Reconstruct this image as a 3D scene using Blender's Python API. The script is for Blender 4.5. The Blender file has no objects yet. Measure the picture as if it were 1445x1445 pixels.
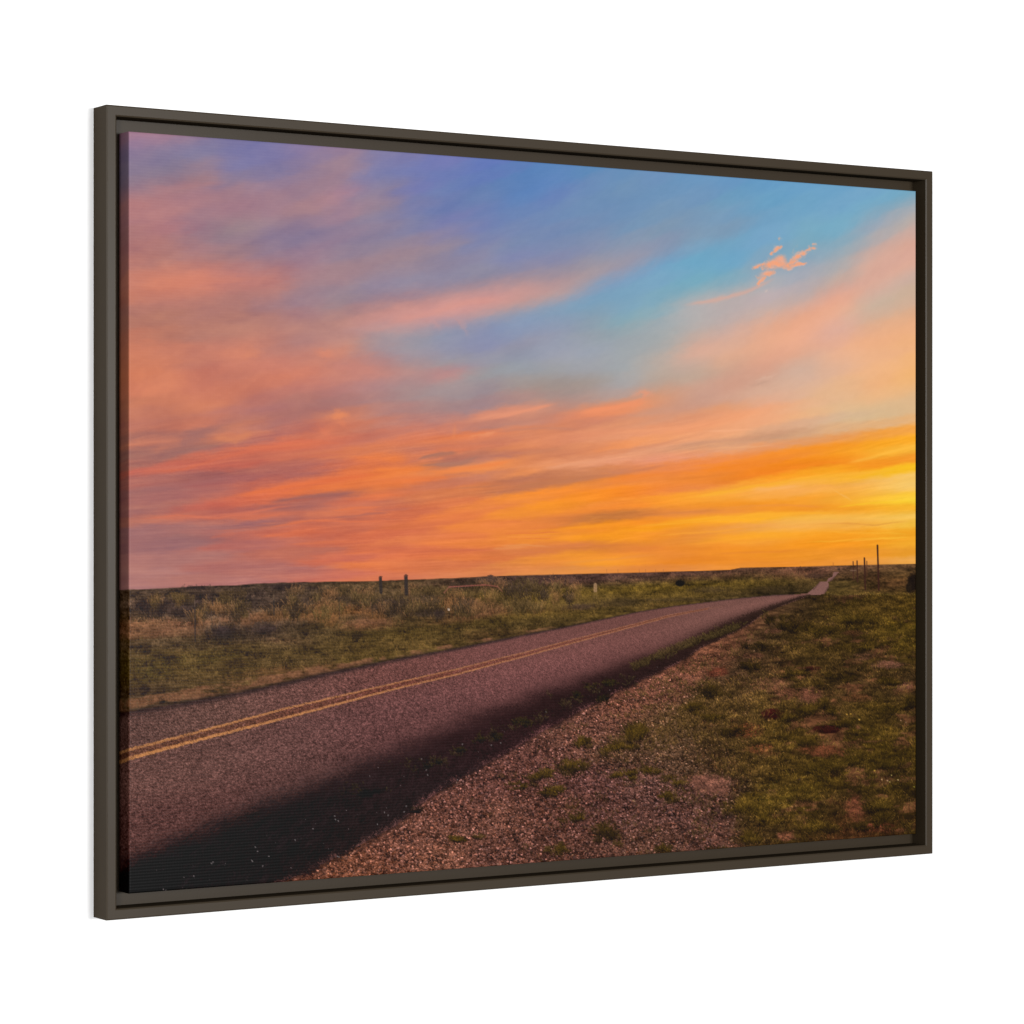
# light levels and surface finish
AMBIENT = .42
KEY_AZ, KEY_EL, KEY_W, KEY_H, KEY_P = 8, 2, 2.1, .8, 345
FILL_AZ, FILL_EL, FILL_W, FILL_H, FILL_P = -37, 4, 1.0, 1.4, 250
FR_ROUGH, FR_SPEC = .36, .0155
CV_ROUGH, CV_SPEC, WEAVE = .38, .0055, .13
SHEEN = lambda u: np.exp(.685 * np.clip(u, 0, 1) ** 2 - 2.231 * np.clip(u, 0, 1) - 3.85)[..., None]
LIGHT = lambda u: (1.552 - .064 * np.clip(u, 0, 1))[..., None]
# ------------------------------------------------------------------ the printed picture
# The print on the canvas is itself a flat picture.  It is computed here, in code, as one ink colour per
# mesh vertex.  Colours and outlines were read off on a 1445-unit measuring grid over the tilted canvas;
# H3 rectifies that grid to the canvas' own (u, v), and everything is painted on the canvas surface.
import numpy as np
MX0, MX1 = 181.8, 1292.6
QUAD = [(181.8, 185.3), (1292.7, 269.4), (1292.7, 1176.8), (181.8, 1261.3)]      # canvas corners, clockwise from top left


def homography(quad):
    A, b = [], []
    for (u, v), (x, y) in zip([(0, 0), (1, 0), (1, 1), (0, 1)], quad):
        A.append([u, v, 1, 0, 0, 0, -u * x, -v * x]); b.append(x)
        A.append([0, 0, 0, u, v, 1, -u * y, -v * y]); b.append(y)
    return np.append(np.linalg.solve(np.array(A, float), np.array(b, float)), 1).reshape(3, 3)


H3 = homography(QUAD)
H3I = np.linalg.inv(H3)


def to_measure(u, v):
    w = H3[2, 0] * u + H3[2, 1] * v + H3[2, 2]
    return (H3[0, 0] * u + H3[0, 1] * v + H3[0, 2]) / w, (H3[1, 0] * u + H3[1, 1] * v + H3[1, 2]) / w


def to_uv(x, y):
    w = H3I[2, 0] * x + H3I[2, 1] * y + H3I[2, 2]
    return (H3I[0, 0] * x + H3I[0, 1] * y + H3I[0, 2]) / w, (H3I[1, 0] * x + H3I[1, 1] * y + H3I[1, 2]) / w


SKY = """
190 188:172,126,142 200:150,125,155 215:141,122,150 235:142,125,148 255:148,125,142 268:165,122,132 285:185,125,125 305:178,122,125 330:172,118,118 350:178,118,115 370:188,122,112 400:200,125,108 420:198,122,102 435:185,122,108 455:185,120,102 475:200,122,98 495:208,124,96 510:212,126,94 530:216,126,92 550:218,128,96 565:195,118,92 580:195,118,96 600:190,115,98 615:178,112,98 640:165,108,98 655:178,108,95 668:195,105,90 680:178,105,96 700:168,105,100 720:172,108,102 735:182,112,100 750:168,110,108 770:172,112,108 790:178,115,110 810:180,118,112 828:178,118,115
232 193:165,122,140 205:138,122,152 220:132,120,150 240:138,124,146 260:150,125,140 272:175,125,130 300:180,125,128 320:178,120,125 345:176,120,118 365:180,122,115 385:200,125,108 400:212,128,104 415:208,126,104 425:190,124,112 445:185,122,105 470:190,122,102 495:200,122,100 510:208,124,96 535:212,126,96 550:218,130,98 565:208,124,94 585:192,115,94 600:195,116,94 620:195,118,96 632:180,112,98 645:165,106,98 660:195,104,88 670:175,104,96 700:172,105,100 715:175,105,96 730:195,112,92 745:170,108,104 770:168,110,108 790:178,115,108 822:178,115,108
282 194:150,122,145 205:122,118,158 215:128,122,155 235:148,124,142 255:165,125,130 280:172,124,132 305:160,122,135 330:160,124,135 355:168,122,128 375:185,122,115 390:212,128,108 405:215,130,108 420:190,125,112 440:182,122,112 465:184,122,108 495:198,122,104 510:195,120,102 530:205,120,98 550:208,122,98 575:212,126,95 595:205,120,95 610:165,108,102 630:162,105,98 645:195,104,85 658:205,105,85 670:172,100,92 695:175,100,94 715:195,100,86 728:190,102,88 740:175,105,98 760:165,108,105 785:178,112,105 820:182,112,102
332 198:125,118,160 215:120,118,165 235:122,120,165 255:140,124,150 270:165,125,135 290:168,124,135 310:160,125,135 322:150,128,135 335:150,124,138 355:160,124,130 375:180,122,120 390:195,125,118 405:195,125,115 420:182,124,115 445:182,122,110 470:185,124,110 485:198,125,108 495:218,132,104 510:205,124,104 530:200,120,100 555:205,120,95 575:195,120,105 590:192,120,104 605:205,122,94 618:210,122,90 630:185,108,95 640:205,105,82 655:198,102,84 675:175,98,92 695:190,100,85 710:208,102,78 722:190,98,84 730:210,112,86 742:175,105,100 755:190,105,92 770:185,105,95 795:180,108,100 822:182,114,108
382 201:125,120,165 220:125,120,165 245:130,122,160 262:150,125,148 280:162,125,138 300:162,125,140 315:150,125,142 335:145,125,148 355:150,126,145 370:165,124,132 385:188,124,118 400:195,124,115 410:180,124,120 430:170,124,126 450:182,124,114 475:188,124,112 495:195,128,114 515:205,124,106 540:208,122,98 555:188,116,105 575:180,115,110 600:175,110,106 615:180,105,98 630:218,112,84 640:200,108,86 660:185,104,90 680:195,102,84 695:222,108,74 705:215,108,76 715:180,104,92 725:205,108,82 738:175,105,98 750:198,104,84 765:185,105,95 785:188,105,90 810:185,112,102
432 206:140,122,158 225:138,122,155 245:148,125,148 270:155,125,142 290:168,128,135 300:165,128,138 315:148,124,145 335:142,125,150 355:152,125,145 370:160,125,140 390:165,126,135 410:160,128,138 425:158,128,140 440:172,125,128 460:180,128,122 480:182,130,125 495:196,129,116 505:198,126,110 525:210,126,104 545:195,120,108 560:180,118,108 580:175,112,105 600:192,112,98 612:210,115,88 628:220,114,82 642:205,112,86 655:185,104,92 670:180,102,92 680:220,112,74 692:228,115,68 703:190,105,84 715:175,105,95 728:195,108,88 740:205,104,78 752:218,108,74 762:195,104,84 780:192,106,86 810:195,112,96
482 209:150,125,150 230:158,128,142 250:160,128,142 275:165,124,142 300:158,126,145 330:148,126,148 360:150,130,148 380:162,130,138 395:165,130,138 410:152,132,145 425:155,132,140 440:170,128,128 460:188,135,125 480:190,135,125 494:216,138,113 510:200,132,118 525:205,132,115 545:188,125,118 565:178,122,115 582:195,122,102 590:225,128,90 605:212,120,90 622:205,112,88 640:212,115,80 655:205,108,82 670:225,115,72 688:228,118,66 698:175,102,92 710:205,108,82 722:220,118,80 735:190,102,82 745:205,108,80 760:212,108,76 785:205,105,80 810:210,112,88
532 215:125,122,165 240:122,124,170 260:125,125,165 270:145,128,150 290:150,128,145 305:138,128,155 330:142,128,152 350:145,130,150 365:160,132,142 385:155,132,145 400:145,132,155 420:150,130,148 432:180,132,130 445:205,145,135 455:205,145,138 463:185,145,145 475:160,148,155 490:166,144,150 510:185,134,130 525:200,130,118 540:178,130,130 560:170,125,125 580:178,128,124 598:200,124,104 615:205,120,96 632:215,120,82 645:235,122,64 658:225,115,66 668:232,120,62 690:232,120,62 700:228,115,68 712:195,106,84 720:215,112,78 735:215,110,74 755:220,112,74 775:215,110,74 800:225,118,72 818:220,118,80
582 218:125,122,168 240:115,124,178 265:115,122,178 290:122,126,170 320:130,130,165 340:150,132,150 360:162,136,145 380:148,132,150 400:142,135,158 415:160,135,148 428:195,140,135 440:212,148,138 450:208,150,145 462:185,148,150 475:155,148,160 487:150,148,160 497:154,146,160 510:165,142,145 525:185,136,132 540:170,140,140 555:165,135,135 575:178,130,125 590:185,128,120 605:205,125,105 620:218,122,90 635:205,122,98 650:218,124,88 662:240,128,64 678:235,122,66 690:215,122,84 705:218,122,78 720:215,112,74 740:222,116,72 760:225,120,74 780:220,112,72 800:222,118,74 815:220,122,84
632 222:115,120,180 240:108,124,180 265:106,126,178 290:112,126,175 310:122,126,175 330:135,130,165 350:148,134,152 375:145,134,155 395:140,135,160 410:160,138,150 422:200,145,140 432:216,150,142 442:205,150,148 455:170,148,160 470:140,148,172 485:142,145,170 497:147,147,167 510:155,148,155 530:190,132,130 545:165,146,148 560:160,142,145 575:168,132,130 592:185,130,122 605:218,132,104 620:230,128,82 635:225,125,84 645:195,120,95 655:190,122,100 665:228,132,80 680:212,122,86 695:220,124,78 710:222,120,72 730:230,122,66 760:230,122,66 780:222,115,68 800:218,118,72 815:225,130,84
682 226:104,124,188 250:104,126,185 275:106,130,178 300:115,130,178 320:120,130,178 345:125,132,172 360:138,134,162 385:140,138,160 400:155,138,152 410:190,146,145 420:216,152,145 430:214,150,142 440:190,150,150 455:148,146,168 475:140,145,175 490:140,143,174 510:150,150,165 530:155,152,155 550:158,140,145 570:165,135,138 587:218,138,110 597:190,125,110 615:225,130,92 625:210,125,95 645:200,122,95 657:232,135,76 670:205,125,94 690:220,125,74 715:232,128,64 740:235,128,62 765:232,125,62 785:225,120,64 805:222,125,72 812:228,135,80
732 228:96,128,185 255:92,130,185 280:96,134,188 300:106,134,182 320:118,136,178 345:120,138,175 360:128,134,175 380:140,138,165 395:165,142,150 410:200,150,145 420:205,150,142 430:185,152,150 440:140,152,175 455:132,150,182 470:138,150,178 485:150,148,165 500:148,151,166 520:150,156,165 540:160,148,145 560:178,138,130 575:215,140,115 583:225,145,112 592:195,130,110 610:212,130,96 630:218,130,88 650:225,135,86 665:228,135,78 680:195,118,86 690:205,122,78 705:240,138,56 725:240,138,52 745:238,132,58 760:240,138,52 780:222,125,66 800:228,135,66 812:228,140,70
782 233:92,134,188 255:96,134,190 275:104,130,185 300:110,138,182 325:118,138,178 345:125,140,175 365:135,138,172 380:152,142,158 395:175,146,150 405:185,150,150 415:190,155,150 425:140,154,178 440:130,156,182 455:140,155,180 470:150,155,175 490:155,160,178 503:156,158,172 520:155,155,158 540:160,145,138 560:168,142,135 575:195,138,120 590:205,135,112 605:222,135,95 620:228,140,100 640:210,128,92 655:230,145,100 668:205,125,85 680:200,118,75 695:245,138,50 715:245,142,40 735:235,132,58 755:240,140,50 770:228,128,58 790:235,138,55 810:230,140,68
832 237:92,138,185 260:108,140,184 290:110,142,182 315:115,142,180 335:125,142,175 350:132,142,172 370:150,146,162 385:165,150,155 395:168,150,158 405:130,158,188 425:122,160,188 440:132,160,180 455:140,158,172 475:150,158,168 495:157,164,177 510:160,163,172 520:160,160,165 540:165,150,142 560:178,148,138 575:225,142,105 582:240,140,95 595:215,135,105 612:230,145,105 630:228,142,98 645:220,138,98 655:232,152,110 668:210,132,88 680:235,138,62 700:250,142,40 718:242,138,52 732:212,125,58 745:245,142,42 758:250,150,35 770:225,130,58 785:245,148,45 808:232,145,62
882 240:104,144,186 265:110,145,182 295:112,146,184 320:115,148,182 340:130,148,175 355:140,148,172 370:155,148,162 380:150,152,175 392:122,158,192 415:120,162,190 435:125,165,190 450:130,168,182 465:148,165,172 480:158,165,170 500:163,169,172 520:162,168,172 540:165,165,168 555:185,155,145 568:225,145,105 577:240,145,98 595:225,145,105 612:232,150,108 630:238,145,90 645:232,155,110 660:225,140,85 675:245,140,55 695:250,142,38 712:245,142,48 728:205,125,55 740:250,152,32 760:250,155,30 775:235,140,52 790:248,155,45 808:235,145,55
932 243:108,145,188 270:110,148,186 300:118,150,182 325:128,152,176 345:138,150,175 360:138,152,178 370:112,162,198 395:120,165,195 420:125,168,188 440:140,170,182 460:160,170,175 475:165,170,170 490:168,168,167 500:180,170,162 515:182,168,158 530:185,165,150 545:195,160,140 560:215,152,118 575:210,150,122 590:220,150,115 605:235,152,108 620:238,155,105 632:225,150,112 648:232,155,115 660:235,145,78 675:242,145,60 690:240,142,55 705:250,158,42 722:235,145,55 735:240,145,45 742:252,165,25 755:245,155,42 765:240,150,45 785:240,148,50 808:235,148,58
982 247:105,150,192 275:112,150,188 305:122,152,182 330:128,155,180 350:120,162,192 370:110,168,198 395:115,170,192 412:135,172,185 425:180,175,175 440:178,175,175 460:180,172,170 475:195,170,158 490:218,169,147 500:222,172,150 515:198,168,152 530:188,165,148 545:205,160,140 560:205,158,138 575:208,152,128 590:225,150,112 605:240,155,108 615:230,155,112 628:215,150,112 642:232,150,100 655:240,145,70 675:242,145,52 688:240,148,62 700:252,172,48 712:248,160,42 722:235,150,60 732:252,172,32 745:245,160,48 760:240,155,55 775:242,150,45 790:238,145,40 805:235,150,60
1032 250:104,152,195 280:108,156,190 305:118,155,188 325:128,155,180 345:115,165,195 370:112,168,200 395:125,170,190 410:150,172,182 420:190,172,168 430:185,172,170 450:190,172,168 470:205,170,158 485:220,172,148 500:226,171,141 512:216,166,138 525:207,158,136 545:210,155,132 560:215,165,140 572:232,158,112 585:242,160,112 600:240,165,118 612:245,168,118 620:218,155,115 632:225,160,118 645:240,145,72 660:248,145,42 675:245,145,40 690:252,172,52 700:250,172,50 712:248,160,35 722:240,155,55 732:254,180,38 745:242,165,58 760:250,170,40 775:245,155,35 790:240,150,38 802:240,155,50
1082 255:100,155,198 285:104,160,196 310:112,160,195 335:118,165,200 360:130,165,190 380:150,165,180 400:170,172,178 420:188,172,175 435:195,172,165 450:215,170,150 465:232,170,138 485:236,172,138 505:230,166,136 520:220,161,135 535:206,160,138 548:215,173,148 560:225,170,142 578:242,165,120 592:240,168,125 605:222,165,128 615:205,150,115 630:232,150,95 645:248,145,45 665:250,145,32 680:252,168,42 690:250,182,82 700:250,175,60 715:248,162,38 728:254,185,40 742:246,178,68 755:252,178,42 765:245,165,48 780:242,155,35 800:238,150,40
1132 259:106,160,200 290:112,165,198 320:120,170,195 345:125,170,190 365:140,168,188 385:165,170,182 405:182,172,175 420:195,172,165 435:222,170,148 450:232,165,132 465:240,172,138 480:238,172,140 495:228,168,138 510:215,172,149 522:208,176,157 535:220,178,153 550:225,178,146 570:235,180,138 585:240,178,128 598:225,172,135 612:212,160,122 622:228,155,98 635:248,148,48 655:250,148,30 668:252,168,32 680:253,185,65 692:250,180,75 705:250,170,45 718:246,160,40 730:250,190,65 742:245,182,72 755:250,172,38 765:248,160,28 780:240,155,35 798:236,152,42
1182 262:108,162,200 290:114,165,200 320:118,172,198 340:135,170,188 355:155,170,180 375:175,172,172 395:195,170,158 410:215,165,148 425:232,165,138 440:235,172,142 455:228,172,150 470:222,172,155 485:230,172,145 505:234,176,142 520:226,176,145 545:231,180,137 560:228,182,140 575:225,185,142 590:215,180,145 605:222,175,130 618:235,155,85 632:248,150,38 648:250,150,28 665:253,178,32 675:252,188,52 690:252,185,62 705:250,178,48 718:248,170,38 730:252,195,68 742:248,182,60 755:252,170,32 768:248,160,28 780:238,155,38 798:235,155,48
1237 266:114,165,200 285:116,170,200 300:135,170,190 315:158,168,182 335:180,172,172 355:205,170,158 370:218,170,152 385:215,165,148 400:222,172,152 415:208,175,158 430:200,178,158 445:208,175,152 460:230,172,135 480:240,175,130 500:240,178,133 520:241,180,132 540:240,177,125 560:238,182,130 572:225,188,142 585:220,185,140 600:232,178,122 615:245,160,62 628:252,165,35 640:253,172,42 655:250,155,30 668:253,190,35 680:250,192,80 695:250,190,65 705:252,195,48 718:250,175,38 728:250,195,75 740:250,185,62 752:250,170,35 765:248,162,32 780:238,155,40 795:238,160,60
1287 272:112,168,195 282:140,165,182 295:168,170,175 310:185,172,165 330:205,170,158 345:218,165,145 360:222,170,152 375:225,172,150 390:205,175,160 410:205,175,150 425:210,175,150 440:225,172,135 455:238,175,130 480:242,178,125 510:246,182,120 530:246,182,113 545:240,183,124 560:228,185,138 575:225,185,138 590:232,178,120 605:245,165,70 618:254,172,40 632:253,182,55 645:250,160,42 660:252,188,35 672:250,198,95 685:250,200,100 700:252,200,60 707:250,205,48 718:250,180,40 728:250,195,80 740:250,190,60 752:245,165,35 765:250,172,42 778:238,158,42 792:238,165,70
"""
FIELD = """
185 838:72,60,50 850:78,62,52 862:72,58,48 872:85,65,50 885:118,82,62 897:108,76,58 910:76,66,48 925:80,72,48 945:82,75,46 965:80,72,46 980:72,62,48
230 835:70,58,48 850:62,55,48 865:66,58,50 880:108,78,60 893:112,80,62 907:78,68,50 925:84,76,46 950:88,80,46 970:76,66,46
275 833:62,52,45 848:62,55,48 865:56,50,46 882:108,76,60 895:100,74,58 910:75,66,46 930:84,76,44 950:82,74,44 965:76,62,42
320 830:66,56,46 850:58,54,50 865:60,54,48 876:95,70,55 888:54,50,47 900:72,66,46 925:84,76,44 945:80,70,42 958:84,66,44
365 828:68,56,46 845:62,55,46 858:64,54,46 872:104,74,54 882:95,68,54 895:62,56,46 915:80,70,44 935:78,68,42 950:88,66,44
410 827:60,50,44 840:66,56,46 855:68,56,44 866:98,72,48 880:72,60,50 893:72,62,44 905:95,70,55 925:80,68,42
460 826:72,58,44 840:66,54,42 855:96,70,46 868:100,72,46 882:76,62,40 900:76,66,40 920:84,68,42
520 825:76,60,44 838:68,55,42 850:60,50,42 860:112,74,46 872:62,50,38 882:108,74,54 898:80,68,38 918:82,66,38
580 822:74,58,42 835:70,56,40 848:56,46,40 862:60,50,40 876:76,62,38 895:80,66,36 910:82,66,38
640 820:68,52,42 835:75,60,38 850:90,64,42 860:58,48,38 872:90,64,44 888:78,64,36
700 817:62,48,44 828:68,52,40 840:88,74,36 852:80,64,40 862:90,62,46 878:76,62,34 892:80,62,38
760 815:70,52,48 824:66,48,44 834:80,70,36 845:90,78,36 855:92,72,40 866:84,66,34 878:72,60,34
830 813:72,52,48 822:70,50,44 832:88,76,34 845:88,74,34 854:70,52,40 864:78,64,32
900 811:70,50,46 820:74,54,42 830:92,80,32 842:85,70,34 852:80,64,34 858:74,60,32
970 809:68,48,44 818:78,58,38 828:94,82,32 838:85,70,34 846:82,66,34
1040 806:78,54,46 815:72,54,36 823:90,76,32 832:74,62,30 840:66,56,32
1100 803:88,60,48 812:78,56,40 820:84,70,32 830:66,54,30 836:58,48,30
1140 802:90,62,50 812:75,50,42 822:70,54,32 832:62,50,30
1190 803:92,66,52 812:75,55,38 825:66,56,30 838:72,60,30
1240 800:95,68,50 808:76,54,36 818:80,56,36 828:82,58,36 838:72,54,30
1285 799:92,66,46 806:70,54,34 815:85,60,36 842:80,58,30
"""
NEAR = """
1180 855:74,64,32 875:70,62,30 890:66,56,30
1240 855:80,66,32 875:72,62,28 895:62,54,26
1285 870:74,64,28 890:84,76,28 910:66,58,26
1130 858:86,66,42 880:72,62,34 905:70,60,33
1110 870:92,68,44 895:66,56,34
1150 910:72,60,32
1200 915:68,56,30
1250 930:66,56,28
1080 930:84,64,42
1060 960:92,68,48
1120 940:74,60,32
1170 940:72,58,32
1220 960:80,60,36
1280 965:76,58,34
1000 1000:84,68,42 1075:78,58,40
1050 990:80,64,38
1110 990:74,62,34
1160 1000:76,58,34
1220 1000:70,60,30
1280 1010:66,54,28
980 1040:86,66,46
1030 1030:78,62,36
1100 1040:66,56,28
1160 1050:64,54,26
1230 1050:62,54,24
1285 1060:58,50,22
1060 1085:72,58,32
1120 1090:66,56,28
1180 1095:60,52,24
1250 1100:52,46,22
1070 1130:64,58,28
1130 1135:64,58,26
1190 1140:66,50,28
1250 1145:56,46,24
1285 1140:54,44,20
1080 1170:70,54,30
1140 1170:66,52,26
1200 1175:70,46,28
1270 1170:64,44,24
960 930:132,86,66
1000 910:128,84,62
1050 890:120,80,58
1090 868:108,76,54
930 975:128,84,68
880 1000:122,80,64
850 1020:112,76,64
920 1020:96,72,50
880 1060:95,70,52
800 1050:108,74,62
760 1070:105,70,62
840 1100:98,66,60
900 1100:100,70,62
950 1070:98,74,56
960 1130:98,68,60
1010 1115:108,74,62
1000 1160:96,66,58
920 1150:98,68,60
850 1150:98,66,58
780 1140:102,68,58
700 1100:102,68,60 1160:112,76,64 1210:106,72,62
640 1140:108,72,62
600 1170:112,76,64
560 1200:120,80,66
500 1230:122,80,62
620 1210:124,84,68
780 1200:98,66,56
850 1200:96,66,56
920 1190:100,70,58
1000 1190:96,66,56
400 1250:110,72,58
"""
ROAD = """
185 1020:98,74,70 1100:98,72,68 1170:90,64,62
300 990:105,78,72 1080:98,72,68 1140:92,64,62
420 960:108,76,72 1040:98,70,68 1090:92,66,64
560 940:112,74,70 1000:100,68,68 1040:98,66,66
700 912:115,76,74 970:105,70,70
800 890:118,80,76 940:112,74,74
900 870:118,80,76 905:108,72,70
1000 852:120,86,80 868:115,80,75
1090 842:122,88,82 848:110,76,70
"""
DARK = """
200 1240:38,36,39
300 1210:38,35,37
400 1170:38,35,37
500 1130:42,34,36
600 1090:46,34,36
560 1140:40,33,34
700 1040:48,32,34
800 990:46,30,31
900 950:46,30,30
950 910:58,36,36
1000 890:58,38,34
900 965:34,26,26
1000 905:36,28,24
1060 872:44,32,27
1110 850:48,35,30
"""
HORIZON = [(120, 835), (182, 832), (250, 829), (290, 826.5), (330, 826), (380, 822.5), (460, 821), (530, 819.8), (575, 818), (640, 815.8), (692, 813),
           (750, 811.5), (830, 809.5), (900, 808), (1000, 805.2), (1030, 804), (1045, 801.2), (1080, 800.4), (1130, 799.5),
           (1200, 797.6), (1293, 795.5), (1400, 793)]
ROAD_EDGE = [(100, 1021), (182, 1004.5), (260, 992), (335, 978), (400, 964), (450, 952.5), (560, 930), (650, 914), (750, 894), (804, 883.5), (900, 863.5),
             (950, 855.5), (1000, 849.5), (1040, 844.5), (1090, 840), (1130, 838.3), (1146, 837.6)]
DARK_TOP = [(100, 1256), (182, 1214), (260, 1177), (360, 1136), (460, 1098), (540, 1064), (640, 1023), (740, 985), (830, 951), (940, 913),
            (1030, 873.5), (1080, 856), (1130, 840.5), (1146, 837.8)]
DARK_LOW = [(100, 1400), (300, 1292), (403, 1243), (450, 1222), (514, 1189), (560, 1164), (595, 1134), (650, 1097), (717, 1061), (778, 1025), (817, 1004),
            (872, 975), (911, 957), (955, 937), (990, 914), (1033, 894), (1055, 883), (1082, 863), (1125, 847), (1146, 839)]
LINE_A = [(100, 1079), (168, 1062), (182, 1058), (282, 1032), (400, 1000.5), (560, 963.5), (640, 945.2), (740, 920.5), (800, 904.6), (880, 884.4), (945, 867.8), (1000, 857.5), (1040, 851.5)]
LINE_B = [(100, 1092), (168, 1075.5), (182, 1070.5), (282, 1043.5), (400, 1013.5), (560, 971.5), (640, 952.8), (740, 926.2), (800, 909.7), (880, 887.8), (945, 870.3), (1000, 859.4), (1040, 852.6)]
FAR_ROAD = [[(1138, 838.7), (1150, 828), (1157, 821), (1168.5, 820.3), (1169.8, 828), (1164, 837.5), (1155, 839.7)],
            [(1166.5, 820.5), (1169, 816), (1174.4, 814.1), (1175.7, 808.5), (1178, 806.8), (1184.5, 806.8), (1180.8, 810.4), (1177.5, 815.2), (1172.6, 820)]]
TUFTS = [(797, 1073, 26, 15, 1), (764, 1092, 20, 8, 1), (778, 1115, 19, 8, 1), (731, 1107, 14, 6, 1), (821, 1045, 13, 8, 1), (869, 1053, 24, 10, 1),
         (897, 1027, 18, 16, 1), (808, 1154, 16, 8, .9), (651, 1181, 19, 6, 1), (788, 1196, 17, 9, .9), (858, 1175, 20, 15, .9), (883, 1093, 16, 6, .9),
         (916, 1086, 14, 6, .9), (739, 1018, 13, 6, .75), (811, 979, 11, 5, .7), (835, 966, 9, 4, .75), (858, 962, 14, 5, .8), (852, 984, 11, 5, .6), (517, 1117, 18, 6, .42),
         (584, 1143, 8, 5, .5), (605, 1080, 9, 4, .55), (618, 1073, 9, 4, .5), (677, 1041, 7, 5, .65), (700, 1038, 8, 5, .6), (650, 1057, 6, 4, .6),
         (940, 1122, 14, 9, 1), (958, 1101, 15, 7, .9), (1060, 1131, 32, 22, 1.05), (1093, 1152, 22, 14, 1.05), (1068, 1182, 26, 10, .9), (939, 1195, 13, 8, .9),
         (1203, 1064, 22, 13, 1), (1163, 1079, 32, 15, .95), (1233, 1137, 20, 17, 1.1), (1130, 1120, 26, 13, 1), (982, 996, 20, 9, .8), (1133, 1001, 13, 11, .85),
         (1166, 996, 12, 11, .85), (1005, 975, 18, 8, .7), (1055, 939, 22, 7, .75), (1085, 912, 16, 6, .7), (1055, 910, 9, 5, .65), (1087, 875, 7, 5, .65), (1120, 880, 20, 10, .8),
         (1190, 1020, 24, 8, .9), (1110, 1010, 24, 8, .85), (1250, 1080, 24, 12, .8), (1245, 1000, 18, 9, .85), (1285, 990, 12, 9, .85), (1040, 1030, 26, 8, .8),
         (1010, 1010, 20, 7, .8), (1140, 1040, 24, 8, .9), (1230, 910, 20, 9, .95), (1285, 893, 12, 10, 1.2), (1160, 890, 22, 10, .85), (1200, 870, 30, 10, .9), (1260, 960, 22, 8, .85),
         (1180, 955, 22, 8, .8), (1120, 950, 24, 7, .8), (1220, 1165, 22, 8, .75), (1285, 1170, 12, 10, 1), (1150, 1165, 24, 9, .95), (1020, 1200, 20, 8, .85)]
DIRT = [(1052, 1031, 22, 11, 138, 80, 50), (1071, 1057, 20, 7, 138, 82, 52), (1160, 1059, 36, 9, 116, 68, 45), (1206, 1138, 14, 19, 118, 70, 50), (1001, 1104, 30, 14, 138, 94, 78),
        (1255, 938, 22, 6, 142, 98, 78), (1012, 949, 18, 7, 112, 62, 46), (1087, 965, 27, 9, 122, 84, 60), (1144, 981, 20, 12, 124, 80, 62), (1203, 893, 15, 4, 100, 66, 42), (1220, 927, 14, 7, 112, 78, 56),
        (1210, 985, 28, 6, 112, 74, 46), (1275, 968, 14, 6, 118, 80, 62), (1110, 1180, 14, 8, 118, 76, 56), (1240, 1168, 26, 7, 112, 62, 44), (1175, 1090, 12, 6, 104, 62, 40), (1110, 978, 26, 7, 118, 78, 56), (1060, 925, 18, 4, 116, 78, 58), (1090, 890, 16, 4, 124, 84, 62)]
ANT = [(1090, 1008, 17, 8.5, 66, 31, 26), (1167, 1029, 21, 6.5, 60, 29, 24), (1147, 943, 13, 3, 70, 38, 30)]


def parse(txt):
    out = []
    for ln in txt.strip().splitlines():
        x, *rest = ln.split()
        for r in rest:
            y, c = r.split(':')
            out.append((float(x), float(y)) + tuple(float(k) for k in c.split(',')))
    return np.array(out)


_tab = np.random.default_rng(7).random((256, 256)).astype(np.float32)


def vnoise(x, y, seed=0):
    x = x + seed * 37.17; y = y + seed * 91.73
    xi = np.floor(x); yi = np.floor(y)
    fx = (x - xi); fy = (y - yi)
    fx = fx * fx * (3 - 2 * fx); fy = fy * fy * (3 - 2 * fy)
    a = xi.astype(np.int64) & 255; b = yi.astype(np.int64) & 255
    a1 = (a + 1) & 255; b1 = (b + 1) & 255
    return (_tab[a, b] * (1 - fx) + _tab[a1, b] * fx) * (1 - fy) + (_tab[a, b1] * (1 - fx) + _tab[a1, b1] * fx) * fy


def fbm(x, y, seed=0, octv=4, gain=.5):
    s = 0; a = 1; t = 0
    for o in range(octv):
        s = s + a * vnoise(x * 2 ** o, y * 2 ** o, seed + o * 3); t += a; a *= gain
    return s / t - .5


def sstep(a, b, x):
    t = np.clip((x - a) / (b - a), 0, 1)
    return t * t * (3 - 2 * t)


def spread(ctrl, X, Y, Lx, Ly, slope):
    """smooth colour field through the control colours: elongated, tilted normalised kernels"""
    num = np.zeros(X.shape + (3,), np.float32); den = np.full(X.shape, 1e-12, np.float32)
    for cx, cy, r, g, b in ctrl:
        lx = Lx(cx, cy) if callable(Lx) else Lx
        ly = Ly(cx, cy) if callable(Ly) else Ly
        m = slope(cx, cy) if callable(slope) else slope
        dx = X - cx
        dy = Y - cy - m * dx
        w = np.exp(-.5 * ((dx / lx) ** 2 + (dy / ly) ** 2)) + 1e-7 / (1 + (dx * dx + dy * dy * 9) / 900)
        den += w
        num[..., 0] += w * r; num[..., 1] += w * g; num[..., 2] += w * b
    return num / den[..., None]


def lowres(ctrl, X, Y, k, *a):
    """evaluate a smooth field on a coarse raster and bring it up bilinearly"""
    ny, nx = X.shape
    gy = np.linspace(0, ny - 1, max(2, ny // k)); gx = np.linspace(0, nx - 1, max(2, nx // k))
    Xs = X[np.ix_(gy.astype(int), gx.astype(int))]; Ys = Y[np.ix_(gy.astype(int), gx.astype(int))]
    f = spread(ctrl, Xs, Ys, *a)
    py = np.interp(np.arange(ny), gy.astype(int), np.arange(len(gy))); px = np.interp(np.arange(nx), gx.astype(int), np.arange(len(gx)))
    return f, py, px


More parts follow.
